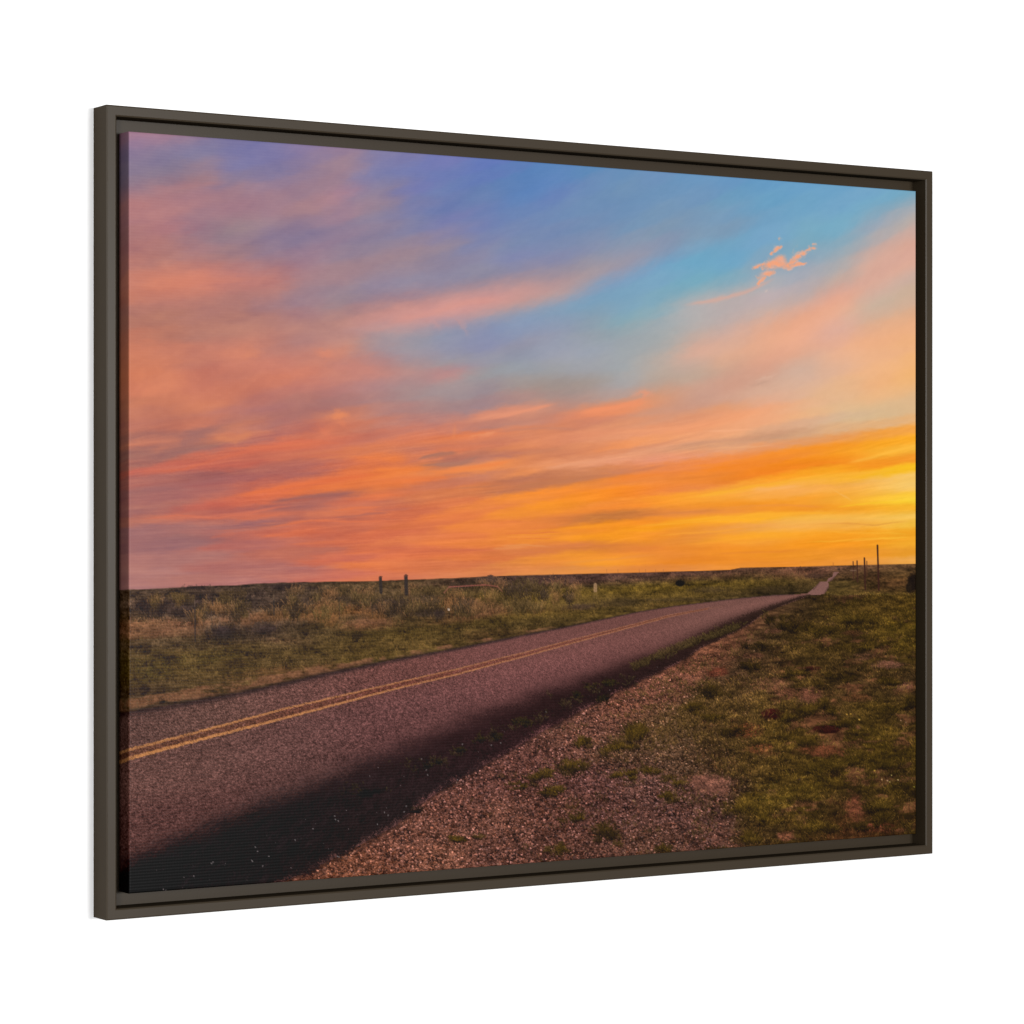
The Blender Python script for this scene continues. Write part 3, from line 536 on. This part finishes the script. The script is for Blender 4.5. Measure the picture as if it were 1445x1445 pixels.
    for L, wf, fade in ((LINE_A, .8, .92), (LINE_B, 1.0, 1)):
        dy = np.abs(Y - pl(L, X) + .5 * fbm(X * .3, X * 0, 140, 3) * bw)
        m = np.clip(.5 + (bw * wf * .45 - dy) * 1.0, 0, 1) * sstep(1050, 930, X) * (.9 - .16 * sstep(300, 1000, X)) * np.clip(.98 + .9 * rg + .5 * rgr + .5 * fbm(gx * 14, gz * 14, 144, 3), .3, 1) * fade
        colr = np.array((198, 134, 82), f32) + (np.array((176, 118, 80), f32) - np.array((198, 134, 82), f32)) * sstep(250, 850, X)[..., None]
        buf = buf * (1 - m[..., None]) + colr * (1 + .16 * rgr + .2 * rg)[..., None] * m[..., None]
    mid = (Y > pl(LINE_A, X)) & (Y < pl(LINE_B, X)) & (X < 1000)
    buf = np.where(mid[..., None] & (buf[..., :1] < 140), buf * np.array((1.03, .95, .84), f32), buf)
    # dark border of the road and its soft top edge
    dk = upfield(parse(DARK), X, Y, 8, 0 * n2, 0 * n2, 60, 16, -.35)
    dk = dk * np.array((.95, .9, .88), f32)
    dk = dk * (1 + .3 * rgr + .45 * rg + .22 * fbm(X * .012, q * .09, 156, 4, .6) + .3 * fbm(gx * 30, gz * 30, 157, 3))[..., None]
    soft_w = pl([(182, 20), (400, 20), (600, 20), (800, 15), (950, 10), (1100, 3), (1146, 1.5)], X)
    jit = (rgr * 1.6 + rg * 2.4) * soft_w * .75 + 14 * fbm(X * .02, q * .05, 152, 3) * sstep(1100, 800, X)
    md = sstep(-1, 1, (Y - dTop + jit - soft_w * .15) / soft_w)
    nj = 14 * sstep(1140, 600, X) + 2
    edge = dLow + fbm(X * .05, Y * .05, 150, 4) * nj * 1.3 + (grain + pg * 1.5) * nj * .8
    ml = sstep(-1, 1, (edge - Y) / (nj * .35 + .5))
    lowsoft = sstep(600, 420, X)
    m = md * ml * (X < 1147) * land * (Y > rEdge + 1)
    buf = buf * (1 - m[..., None]) + dk * m[..., None]
    # specks of grit in the dark border
    nn = 170
    x = 170 + rng.random(nn) ** 1.6 * 760; tt = rng.random(nn) ** .6
    y = pl(DARK_TOP, x) + 8 + (pl(DARK_LOW, x) - pl(DARK_TOP, x) - 10) * tt
    b = (rng.random(nn) ** 5)[:, None]
    put(x, y, np.array((60, 54, 55))[None] + b * np.array((120, 108, 108))[None], .6)
    for (px_, py_) in [(298, 1218), (300, 1216), (355, 1214), (356, 1215), (441, 1169), (472, 1151), (473, 1156), (477, 1158), (230, 1255), (234, 1256), (360, 1195), (363, 1201), (379, 1208), (370, 1222), (416, 1185), (273, 1236), (532, 1163), (476, 1208), (478, 1209), (594, 1071), (652, 1050), (706, 1048), (693, 1051), (770, 1004), (603, 1093), (601, 1086), (645, 1100), (644, 1104), (573, 1137), (570, 1145), (598, 1144), (547, 1150), (542, 1146)]:
        for ox, oy in ((0, 0), (.8, .3), (.2, .9)):
            put(np.array([px_ + ox]), np.array([py_ + oy]), np.array([[140., 130., 130.]]), .6)
    # gravel stones
    nn = 52000
    x = 380 + rng.random(nn) * 760; y = 880 + rng.random(nn) * 380
    ok = (y > pl(DARK_LOW, x) + 4) & (rng.random(nn) < np.clip((1130 - (x + (1040 - y) * .12)) / 170, 0.04, 1)) & (rng.random(nn) < .25 + .75 * np.clip((y - 900) / 180, 0, 1))
    x, y = x[ok], y[ok]
    o = np.argsort(y); x, y = x[o], y[o]
    dd = y - (831 - (x - 182) * .0318)
    sz = np.clip(.3 + dd * .0020 * (.45 + 1.6 * rng.random(len(x)) ** 4), .45, 2.6)
    lum = np.clip(rng.normal(-.12, 1, len(x)), -1.5, 2.6)[:, None]
    basec = sample(near, x, y)
    col = basec * (1 + .31 * lum) + np.array((9, 8, 9)) * np.maximum(lum, 0) ** 1.3 + np.array((3, -1, -4)) * rng.normal(0, 1, (len(x), 1))
    for ring in range(3):
        for an in np.linspace(0, 6.283, 1 + 7 * (ring > 0) + 4 * (ring > 1), endpoint=False):
            rr = sz * ring * .45
            top = 1 + .18 * (-np.sin(an)) * ring * .6
            use = rr < sz
            put((x + rr * np.cos(an))[use], (y + .7 * rr * np.sin(an))[use], (col * top)[use], .8)
    # shadow dots under stones
    k = sz > 1.1
    put(x[k], (y + sz * .8)[k], basec[k] * .45, .55)
    # bare soil, ant hills
    sn = 1 + 1.5 * fbm(X * .09, Y * .14, 160, 4)
    for (cx, cy, rx, ry, r, g, b_) in DIRT:
        e = ((X - cx + 14 * n1 + 10 * n2) / rx) ** 2 + ((Y - cy + 5 * n2) / ry) ** 2
        m = sstep(1.5, .3, e * sn) * .78 * np.clip(1 + 1.1 * n3 + .8 * n2, .3, 1.15)
        rip = 1 + .16 * np.sin((Y + .25 * X) * 1.9 + 8 * n1) * (cx == 1052) + .5 * grain + .8 * pg + .4 * n2
        buf = buf * (1 - m[..., None]) + np.array((r, g, b_), f32) * rip[..., None] * m[..., None]
    for (cx, cy, rx, ry, r, g, b_) in ANT:
        e = ((X - cx) / rx) ** 2 + ((Y - cy) / ry) ** 2
        m = sstep(1.2, .6, e * (1 + .6 * fbm(X * .2, Y * .3, 165, 3)))
        buf = buf * (1 - m[..., None]) + np.array((r, g, b_), f32) * (1 + .5 * grain + .25 * (cy - Y) / ry)[..., None] * m[..., None]
    # grass on the near side
    nn = 60000
    x = 900 + rng.random(nn) * 420; y = 838 + rng.random(nn) ** 1.25 * 370
    zone = x + (y - 1040) * .0
    gn = sample(fbm(X * .035, qf * .075, 170, 4, .6), x, y)
    gl = pl([(838, 1150), (870, 1112), (900, 1085), (950, 1055), (985, 985), (1010, 962), (1050, 985), (1085, 1010), (1110, 1040), (1210, 1050)], y) + 22 * (rng.random(nn) - .5)
    bare = sample(dm, x, y) * .95
    for (cx, cy, rx, ry, *_c) in DIRT + ANT:
        bare = np.maximum(bare, np.exp(-(((x - cx) / rx) ** 2 + ((y - cy - ry * .3) / ry) ** 2) * .8))
    ok = (x > gl) & (gn + .5 * (rng.random(nn) - .5) > -.06) & (rng.random(nn) > bare * 1.1)
    x, y, gn = x[ok], y[ok], gn[ok]
    dd = y - (831 - (x - 182) * .0318)
    basec = sample(near, x, y); basec = np.minimum(basec, np.array((84, 74, 40.)))
    basec = basec * np.array((1., .97, .88)) * (.45 + 1.0 * rng.random((len(x), 1)) ** 1.3) * (1 + .12 * (rng.random((len(x), 3)) - .5)) * (1 + 2.0 * gn[:, None])
    yel = (rng.random(len(x)) < .03)[:, None]
    basec = basec * (1 - yel) + yel * np.array((108, 92, 48.)) * (.8 + .4 * rng.random((len(x), 1)))
    basec = basec * np.interp(y, [840, 900], [.82, 1])[:, None]
    blades(x, y, (1.5 + .026 * dd) * (.5 + .9 * rng.random(len(x))), basec, .8, .5, 12, .4)
    # sparse straw and weeds on the gravel shoulder
    nn = 5200
    x = 860 + rng.random(nn) * 230; y = 890 + rng.random(nn) * 170
    ok = (y > pl(DARK_LOW, x) + 10) & (sample(fbm(X * .03, qf * .09, 176, 4, .6), x, y) > .02)
    x, y = x[ok], y[ok]
    blades(x, y, 1.5 + 5 * rng.random(len(x)), np.array((92, 74, 42.))[None] * (.6 + .7 * rng.random((len(x), 1))), 1.0, .55, 10, .35)
    nn = 16000
    x = 620 + rng.random(nn) * 460; y = 960 + rng.random(nn) * 260
    gv = sample(fbm(X * .028, qf * .06, 178, 5, .62), x, y)
    ok = (y > pl(DARK_LOW, x) + 12) & (gv + .1 * (x - 860) / 220 - .07 * (y > 1100) > .1 + .18 * (rng.random(nn) - .5))
    x, y, gv = x[ok], y[ok], gv[ok]
    o_ = rng.random((len(x), 1))
    blades(x, y, 1.5 + 6 * rng.random(len(x)), (np.array((84, 68, 38.))[None] * (1 - o_) + np.array((74, 66, 32.))[None] * o_) * (.5 + .7 * rng.random((len(x), 1))), 1.0, .45, 12, .4)
    # green fringe growing along the dark border
    nn = 1500
    tt = rng.random(nn)
    x = 893 + tt * 190; y = pl([(893, 944), (940, 922), (980, 907), (1026, 891), (1060, 880), (1083, 868)], x) + rng.normal(0, 2.2, nn)
    gn = sample(fbm(X * .07, Y * .05, 180, 3), x, y)
    ok = gn > -.06 - .1 * (x < 1030) + .12 * (x > 1030)
    x, y = x[ok], y[ok]
    blades(x, y, 2.5 + 5 * rng.random(len(x)), np.array((74, 64, 30.))[None] * (.4 + .8 * rng.random((len(x), 1))), 1.1, .5, 10, .4)
    nn = 2600
    x = 480 + 470 * rng.random(nn); y = pl([(480, 1132), (600, 1082), (700, 1040), (820, 980), (950, 932)], x) + 9 * rng.normal(0, 1, nn)
    ok = sample(fbm(X * .06, Y * .06, 184, 4, .6), x, y) > .13
    x, y = x[ok], y[ok]
    blades(x, y, 2 + 4 * rng.random(len(x)), np.array((70, 60, 36.))[None] * (.5 + .7 * rng.random((len(x), 1))) * np.interp(x, [480, 800], [.75, 1])[:, None], 1.1, .5, 10, .4)
    # tufts, drawn far to near, each with a dark foot
    for (cx, cy, rx, ry, br) in sorted(TUFTS, key=lambda t_: t_[1]):
        for k_ in range(rng.integers(7, 13)):
            sx = rx * (.12 + .34 * rng.random()); sy = ry * (.28 + .55 * rng.random())
            ox = cx + (rx - sx) * rng.normal(0, .75); oy = cy + ry * .55 + ry * .6 * rng.normal(0, .7)
            nn = int((4 * (sx + sy) + .45 * sx * sy) * (.35 + .65 * min(br, 1)) * (.3 + .8 * rng.random()))
            xo = rng.normal(0, .55, nn); xx = ox + sx * xo; yy = oy + sy * .35 * rng.normal(0, .7, nn)
            put(xx[:nn // 3] + 1.5 * sy * .2, yy[:nn // 3] + 1.5, np.full((nn // 3, 3), 1.) * np.array((34, 25, 19.)), .4)
            hue = rng.random((nn, 1)); tone = .7 + .45 * rng.random()
            cc = (np.array((62, 56, 25.)) * (1 - hue) + np.array((84, 72, 32.)) * hue) * .88 * br * tone * (.5 + .75 * rng.random((nn, 1)))
            h_ = sy * (.7 + 1.1 * rng.random(nn)) * np.exp(-.5 * xo ** 2)
            o = np.argsort(yy); xx, yy, h_, cc, xo = xx[o], yy[o], h_[o], cc[o], xo[o]
            t_ = np.linspace(0, 1, 16); ln_ = .55 * xo + .35 * rng.normal(0, 1, nn)
            px_ = xx[:, None] + ln_[:, None] * t_ * h_[:, None] * (.5 + .5 * t_); py_ = yy[:, None] - h_[:, None] * t_ * (1 - .2 * t_)
            c_ = cc[:, None, :] * (.5 + .95 * t_)[None, :, None]
            put(px_.ravel(), py_.ravel(), c_.reshape(-1, 3), .52)
    # white and yellow flower heads, pale stones
    for (px_, py_, c) in [(1244, 1100, (205, 195, 160)), (1252, 1101, (225, 215, 195)), (1258, 1094, (190, 190, 130)), (1267, 1100, (215, 210, 165)), (1212, 1015, (225, 205, 110)), (1195, 1008, (215, 180, 90)), (1200, 1007, (190, 165, 80)),
                          (1271, 1016, (205, 175, 145)), (1278, 1019, (160, 130, 105)), (1033, 1185, (205, 170, 145)), (1031, 1186, (190, 160, 140)), (1255, 1103, (180, 185, 120)), (1234, 1087, (180, 175, 80)), (1290, 1110, (150, 160, 70)), (1128, 1100, (60, 50, 60)), (893, 1129, (200, 165, 130)), (895, 1130, (200, 165, 130)), (808, 1206, (195, 165, 145)), (826, 1201, (170, 130, 105)), (881, 1203, (195, 160, 135)), (702, 1219, (200, 165, 150)), (933, 1020, (190, 165, 135)), (936, 1022, (180, 150, 120)), (925, 1042, (190, 160, 130))]:
        for ox, oy in ((0, 0), (.8, 0), (0, .8), (.8, .8), (-.7, .2)):
            put(np.array([px_ + ox]), np.array([py_ + oy]), np.array([c], float) * .88, .65)
    # overall tone of the plants and the stones
    gk = sstep(.76, .88, buf[..., 1] / (buf[..., 0] + 1e-3))[..., None]
    clump = 1 + (.8 * fbm(X * .055, qf * .12, 195, 5, .62) + .3 * n2) * sstep(900, 1080, X + (Y - 1000) * .1) 
    fn = (np.array((.78, .74, .725), f32) * (1 - gk) + np.array((1.05, .915, .80), f32) * gk) * (np.interp(Y, [838, 900, 1000], [.94, 1.0, 1.1]) * clump)[..., None]
    stony = (isnear & (X < 1120))[..., None] * (1 - gk)
    ref = near
    buf2 = np.where(stony > 0, ref + (buf - ref) * (1 + .12 * stony), buf)
    buf = np.where((isnear & land & (ml < .5))[..., None], buf2 * fn, buf)
    ff = 1.0 * (1 - gk) + np.array((.92, .825, .9), f32) * gk
    buf = np.where((land & ~isnear & ~m_r)[..., None], buf * ff, buf)
    # ---------------- far road, posts, poles, gate, marker, bushes
    for P in FAR_ROAD:
        m = poly_mask(P, X, Y)
        buf = np.where(m[..., None], np.array((128, 90, 82), f32) * (1 + .12 * rgr + .02 * (838 - Y) * 0)[..., None], buf)
    for P in ([(1148, 832), (1156, 822)], [(1169, 828), (1163, 838)], [(1171, 820), (1178, 814)]):
        m = np.exp(-(segdist(X, Y, *P) / .9) ** 2)[..., None] * .5
        buf = buf * (1 - m) + np.array((58, 42, 34), f32) * m

    def stick(a, b, w, col, al=.95):
        nonlocal buf
        m = np.clip(.5 + (w * .5 - segdist(X, Y, a, b)) * 1.15, 0, 1)[..., None] * al
        buf = buf * (1 - m) + np.array(col, f32) * (1 + .25 * rgr)[..., None] * m
    for a_, b_, w_, c_, al_ in [((1238.2, 769.5), (1240.2, 833), 2.3, (60, 34, 28), 1), ((1219.8, 787.5), (1221, 832), 2.1, (60, 35, 29), 1), ((1209.4, 791.6), (1210, 821), 1.7, (66, 40, 32), 1),
                                ((1203.8, 792.5), (1204.5, 818), 1.5, (72, 44, 34), .95), ((1223.2, 792), (1223.4, 812), 1.3, (86, 52, 36), .85), ((1129.5, 799), (1129.6, 808), 1.0, (86, 56, 46), .7),
                                ((1175.7, 794.5), (1175.7, 799), .9, (150, 90, 45), .7), ((536.6, 815), (537.6, 836), 4.4, (54, 46, 44), .95), ((572.6, 813), (573.4, 838), 5.2, (54, 46, 44), .95), ((535, 814.6), (539, 813.6), 1.4, (110, 60, 48), .8),
                                ((570.5, 812.6), (575, 812), 1.6, (118, 62, 50), .8), ((539, 821), (571, 820), 1.0, (86, 64, 52), .5), ((274.8, 856), (275.4, 905), 1.7, (54, 47, 47), .85), ((274.4, 846), (274.6, 856), 1.5, (110, 88, 74), .7),
                                ((386, 847), (386.6, 868), 1.6, (56, 50, 48), .8), ((385.8, 839), (386, 846), 1.3, (112, 92, 74), .7), ((478, 836), (479, 874), 1.2, (64, 52, 44), .7), ((351.5, 866), (352, 876), 1.0, (120, 96, 82), .6), ((299, 872), (299.5, 892), 1.0, (66, 56, 50), .6),
                                ((633.7, 828.2), (684.6, 825.2), 1.6, (150, 86, 76), .9), ((684.6, 825.2), (702, 827.6), 1.5, (146, 84, 72), .85), ((626.4, 836.6), (633.7, 828.2), 1.5, (140, 88, 72), .8), ((702, 827.6), (708.6, 834.8), 1.4, (136, 86, 66), .75),
                                ((838.2, 832), (838.2, 845), 1.2, (136, 108, 72), .5), ((841.6, 832), (841.6, 845), 1.2, (134, 106, 70), .45), ((839.9, 825), (839.9, 833.5), 4.6, (166, 130, 96), .9), ((839.9, 826), (839.9, 833), 1.2, (120, 88, 52), .6), ((726, 833), (726, 850), .9, (84, 68, 46), .7), ((744, 838), (744, 850), .9, (84, 66, 46), .6),
                                ((766, 832), (766.5, 848), .9, (70, 56, 40), .6), ((684, 828), (684.4, 846), .9, (66, 52, 42), .6), ((1200, 805), (1208, 805), 1.2, (150, 118, 100), .6)]:
        stick(a_, b_, w_, c_, al_)
    for px_ in (902, 911, 925, 936, 872, 856):
        stick((px_, 803.5), (px_, 807.5), .7, (150, 92, 60), .5)
    for cx, cy, rx, ry, c in [(959.6, 823.0, 7.6, 4.8, (26, 23, 21)), (1289, 822, 8.5, 14, (30, 22, 17)), (1283, 829, 5, 8, (36, 27, 20)), (1184, 803.5, 2.2, 1.8, (70, 50, 44)), (633, 860, 1.7, 1.9, (182, 158, 138)), (692, 812.4, 4.5, 1.3, (76, 54, 48))]:
        e = ((X - cx) / rx) ** 2 + ((Y - cy) / ry) ** 2
        m = (sstep(1.3, .55, e * (1 + 1.1 * fbm(X * .3, Y * .34, 190, 4, .65))))[..., None]
        buf = buf * (1 - m) + np.array(c, f32) * (1 + .5 * rgr)[..., None] * m
    return np.clip(buf, 3, 255)


# ------------------------------------------------------------------ the scene
import bpy, bmesh, math
from mathutils import Vector

C = bpy.context.scene.collection
# measured sizes in metres (w = distance in front of the frame's face, negative = behind it)
W, H, D = 1.03345, .785, .03051          # frame outside, depth
LIP, STEP = .01053, .0238                # face width of a rail, depth of the ledge
INSET, SET = .02406, .00149              # canvas inset from the frame's outside, canvas face behind the rail face
CW, CH, CD = W - 2 * INSET, H - 2 * INSET, STEP - SET
BASE = 1.1                               # height of the frame's lower edge
GAP = .0015                              # frame back to wall


def point(u, v, w):
    return (u - W / 2, -(D + GAP) - w, BASE + v)


def lin(c):
    c = np.clip(c, 0, 255) / 255.
    return np.where(c <= .04045, c / 12.92, ((c + .055) / 1.055) ** 2.4)


def node_material(name):
    m = bpy.data.materials.new(name); m.use_nodes = True
    nt = m.node_tree
    return m, nt, nt.nodes['Principled BSDF']


def add(nt, kind, **kw):
    n = nt.nodes.new(kind)
    for k, v in kw.items(): setattr(n, k, v)
    return n


def satin(nt, b, rough, share):
    """matt body colour under a thin even satin sheen"""
    b.inputs['Specular IOR Level'].default_value = 0; b.inputs['Roughness'].default_value = .9
    g = add(nt, 'ShaderNodeBsdfAnisotropic'); g.inputs['Roughness'].default_value = rough; g.inputs['Color'].default_value = (1, 1, 1, 1)
    mix = add(nt, 'ShaderNodeMixShader'); mix.inputs['Fac'].default_value = share
    out = nt.nodes['Material Output']
    nt.links.new(b.inputs['Normal'].links[0].from_socket, g.inputs['Normal'])
    nt.links.new(b.outputs[0], mix.inputs[1]); nt.links.new(g.outputs[0], mix.inputs[2]); nt.links.new(mix.outputs[0], out.inputs['Surface'])


# dark bronze painted frame
frame_mat, nt, b = node_material('bronze_paint')
tc = add(nt, 'ShaderNodeTexCoord')
no = add(nt, 'ShaderNodeTexNoise'); no.inputs['Scale'].default_value = 9; no.inputs['Detail'].default_value = 5
rp = add(nt, 'ShaderNodeValToRGB')
rp.color_ramp.elements[0].position = .3; rp.color_ramp.elements[0].color = (.0310, .0219, .0126, 1)
rp.color_ramp.elements[1].position = .7; rp.color_ramp.elements[1].color = (.0334, .0237, .0137, 1)
fi = add(nt, 'ShaderNodeTexNoise'); fi.inputs['Scale'].default_value = 900; fi.inputs['Detail'].default_value = 2
bp = add(nt, 'ShaderNodeBump'); bp.inputs['Strength'].default_value = .05; bp.inputs['Distance'].default_value = .0004
L = nt.links.new
L(tc.outputs['Object'], no.inputs['Vector']); L(no.outputs['Fac'], rp.inputs['Fac']); L(rp.outputs['Color'], b.inputs['Base Color'])
L(tc.outputs['Object'], fi.inputs['Vector']); L(fi.outputs['Fac'], bp.inputs['Height']); L(bp.outputs['Normal'], b.inputs['Normal'])
satin(nt, b, FR_ROUGH, FR_SPEC)

# inkjet print on woven canvas
canvas_mat, nt, b = node_material('printed_canvas')
at = add(nt, 'ShaderNodeAttribute', attribute_name='ink')
tc = add(nt, 'ShaderNodeTexCoord')
wv = add(nt, 'ShaderNodeTexWave', wave_type='BANDS', bands_direction='Z'); wv.inputs['Scale'].default_value = 2 * math.pi / .0029 / 20; wv.inputs['Distortion'].default_value = .35; wv.inputs['Detail Scale'].default_value = 40
wx = add(nt, 'ShaderNodeTexWave', wave_type='BANDS', bands_direction='X'); wx.inputs['Scale'].default_value = 2 * math.pi / .0017 / 20; wx.inputs['Distortion'].default_value = .3
mx = add(nt, 'ShaderNodeMath', operation='MULTIPLY_ADD'); mx.inputs[1].default_value = .25
bp = add(nt, 'ShaderNodeBump'); bp.inputs['Strength'].default_value = WEAVE; bp.inputs['Distance'].default_value = .0003
L = nt.links.new
L(tc.outputs['Object'], wv.inputs['Vector']); L(tc.outputs['Object'], wx.inputs['Vector'])
L(wx.outputs['Fac'], mx.inputs[0]); L(wv.outputs['Fac'], mx.inputs[2]); L(mx.outputs['Value'], bp.inputs['Height'])
L(at.outputs['Color'], b.inputs['Base Color']); L(bp.outputs['Normal'], b.inputs['Normal'])
satin(nt, b, CV_ROUGH, CV_SPEC)

# plain white wall
wall_mat, nt, b = node_material('white_wall_paint')
tc = add(nt, 'ShaderNodeTexCoord'); no = add(nt, 'ShaderNodeTexNoise'); no.inputs['Scale'].default_value = 260
bp = add(nt, 'ShaderNodeBump'); bp.inputs['Strength'].default_value = .03; bp.inputs['Distance'].default_value = .0003
L = nt.links.new
L(tc.outputs['Object'], no.inputs['Vector']); L(no.outputs['Fac'], bp.inputs['Height']); L(bp.outputs['Normal'], b.inputs['Normal'])
b.inputs['Base Color'].default_value = (.94, .94, .94, 1); b.inputs['Roughness'].default_value = .9; b.inputs['Specular IOR Level'].default_value = .1


def mesh_object(name, verts, faces, mat, parent=None):
    me = bpy.data.meshes.new(name); me.from_pydata(verts, [], faces); me.validate(); me.update()
    me.materials.append(mat)
    o = bpy.data.objects.new(name, me); C.objects.link(o)
    if parent is not None: o.parent = parent
    return o


# wall: a slab whose face is the plane y = 0
wv_ = [(x, y, z) for y in (0, .12) for x, z in ((-7, -.2), (7, -.2), (7, 4.6), (-7, 4.6))]
wall = mesh_object('wall', wv_, [(0, 1, 2, 3), (7, 6, 5, 4), (0, 4, 5, 1), (1, 5, 6, 2), (2, 6, 7, 3), (3, 7, 4, 0)], wall_mat)
wall['kind'] = 'structure'

root = bpy.data.objects.new('framed_canvas', None); C.objects.link(root)
root.location = point(W / 2, 0, 0); root.empty_display_size = .1
root['label'] = 'canvas print of a country road at sunset in a dark bronze frame on white wall'
root['category'] = 'framed picture'
OFF = Vector(root.location)


def loc(u, v, w):
    return tuple(Vector(point(u, v, w)) - OFF)


def rail(side, profile, name, mat, parent):
    """one mitred length of moulding along one side; profile = [(inset, w)] closed loop"""
    vs, fs = [], []
    for i, w in profile:
        c = [(i, i), (W - i, i), (W - i, H - i), (i, H - i)]
        for k in (side, (side + 1) % 4): vs.append(loc(c[k][0], c[k][1], w))
    n = len(profile)
    for k in range(n):
        a, a2 = 2 * k, 2 * ((k + 1) % n)
        fs.append((a, a + 1, a2 + 1, a2))
    o = mesh_object(name, vs, fs, mat, parent)
    bm = bmesh.new(); bm.from_mesh(o.data)
    bmesh.ops.recalc_face_normals(bm, faces=bm.faces); bm.to_mesh(o.data); bm.free()
    return o


CHX, CHZ = .0013, .00095                 # small eased edge along each side of the face
prof = [(0, -D), (0, -CHZ), (CHX, 0), (LIP - CHX, 0), (LIP, -CHZ), (LIP, -D)]
ledge = [(LIP - .0006, -STEP), (INSET + .006, -STEP), (INSET + .006, -D + .0004), (LIP - .0006, -D + .0004)]
for side in range(4):
    r_ = rail(side, prof, 'frame_rail', frame_mat, root)
    rail(side, ledge, 'ledge', frame_mat, r_)


# canvas: a dense sheet wrapped round its bars, the print running on round the sides
def axis(Ln, n_front, n_a, n_b, r=.0014):
    pos, drop, tex = [], [], []
    for k in range(n_a):                                   # near side, from the ledge forward
        dd = CD + (r - CD) * k / n_a
        pos.append(0); drop.append(dd); tex.append(-(dd - r) - r * .785)
    for k in range(4):
        a = math.pi / 2 * k / 4
        pos.append(r - r * math.cos(a)); drop.append(r - r * math.sin(a)); tex.append(-r * .785 + (math.pi / 2 * r) * k / 4)
    for k in range(n_front):
        p = r + (Ln - 2 * r) * k / (n_front - 1)
        pos.append(p); drop.append(0); tex.append(p)
    for k in range(1, 5):
        a = math.pi / 2 * k / 4
        pos.append(Ln - r + r * math.sin(a)); drop.append(r - r * math.cos(a)); tex.append(Ln - r + (math.pi / 2 * r) * k / 4)
    for k in range(1, n_b + 1):
        dd = r + (CD - r) * k / n_b
        pos.append(Ln); drop.append(dd); tex.append(Ln + .57 * r + dd - r)
    return np.array(pos), np.array(drop), np.array(tex)


px, dx, tx = axis(CW, 1200, 20, 5)
pz, dz, tz = axis(CH, 900, 5, 5)
pz = CH - pz                                              # rows run from the top down
nX, nZ = len(px), len(pz)
drop = np.maximum(dx[None, :], dz[:, None])
co = np.empty((nZ, nX, 3), np.float32)
co[..., 0] = INSET + px[None, :] - W / 2 - OFF.x
co[..., 1] = -(D + GAP) + SET + drop - OFF.y
co[..., 2] = BASE + INSET + pz[:, None] - OFF.z
idx = np.arange(nX * nZ).reshape(nZ, nX)
quads = np.stack([idx[:-1, :-1], idx[1:, :-1], idx[1:, 1:], idx[:-1, 1:]], -1).reshape(-1, 4)
both = (dx[None, :] > .0014) & (dz[:, None] > .0014)
quads = quads[~both.reshape(-1)[quads].any(1)]
back = idx[[0, -1, -1, 0], [24, 24, -10, -10]]
me = bpy.data.meshes.new('canvas')
me.vertices.add(nX * nZ); me.vertices.foreach_set('co', co.reshape(-1))
nq = len(quads)
me.loops.add(nq * 4); me.loops.foreach_set('vertex_index', quads.reshape(-1).astype(np.int32))
me.polygons.add(nq); me.polygons.foreach_set('loop_start', np.arange(0, nq * 4, 4, dtype=np.int32))
me.polygons.foreach_set('use_smooth', np.ones(nq, bool))
me.update(calc_edges=True)
UU, VV = np.meshgrid(tx / CW, tz / CH)
ink = lin(paint(UU, VV))
view = np.clip((ink - SHEEN(UU)) / LIGHT(UU), .0008, .92)    # ink = picture colour less the varnish sheen, over the light falling on it
rgba = np.ones((nZ, nX, 4), np.float32); rgba[..., :3] = view
attr = me.attributes.new('ink', 'FLOAT_COLOR', 'POINT'); attr.data.foreach_set('color', rgba.reshape(-1))
me.materials.append(canvas_mat)
canvas = bpy.data.objects.new('canvas', me); C.objects.link(canvas); canvas.parent = root

# ------------------------------------------------------------------ light
wd = bpy.data.worlds.new('World'); bpy.context.scene.world = wd; wd.use_nodes = True
bg = wd.node_tree.nodes['Background']; bg.inputs['Color'].default_value = (1, 1, 1, 1); bg.inputs['Strength'].default_value = AMBIENT
target = Vector((0, 0, BASE + H / 2))
for name, azd, eld, dist, sx, sy, power in (('softbox_key', KEY_AZ, KEY_EL, 7.0, KEY_W, KEY_H, KEY_P), ('softbox_fill', FILL_AZ, FILL_EL, 7.0, FILL_W, FILL_H, FILL_P)):
    az, el = math.radians(azd), math.radians(eld)
    ld = bpy.data.lights.new(name, 'AREA'); ld.shape = 'RECTANGLE'; ld.size = sx; ld.size_y = sy; ld.energy = power
    lo = bpy.data.objects.new(name, ld); C.objects.link(lo)
    lo.location = target + dist * Vector((math.sin(az) * math.cos(el), -math.cos(az) * math.cos(el), math.sin(el)))
    lo.rotation_euler = (target - lo.location).to_track_quat('-Z', 'Y').to_euler()

# ------------------------------------------------------------------ camera
TH, X0, Y0, Z0, FPX = .56272, -.38975, -.39304, 2.80758, 4120.42
Rt, Fw = Vector((math.cos(TH), -math.sin(TH), 0)), Vector((math.sin(TH), math.cos(TH), 0))
cd = bpy.data.cameras.new('camera'); cam = bpy.data.objects.new('camera', cd); C.objects.link(cam)
cam.location = Vector(point(0, 0, 0)) - X0 * Rt - Y0 * Vector((0, 0, 1)) - Z0 * Fw
cam.rotation_euler = (math.pi / 2, 0, -TH)
cd.sensor_width = 36; cd.lens = FPX / 1445 * 36; cd.clip_end = 100; cd.clip_start = .05
sc = bpy.context.scene; sc.camera = cam
sc.view_settings.view_transform = 'Standard'; sc.view_settings.look = 'None'; sc.view_settings.exposure = 0; sc.view_settings.gamma = 1
sc.view_settings.use_curve_mapping = False
sc.render.resolution_x = sc.render.resolution_y = 1024
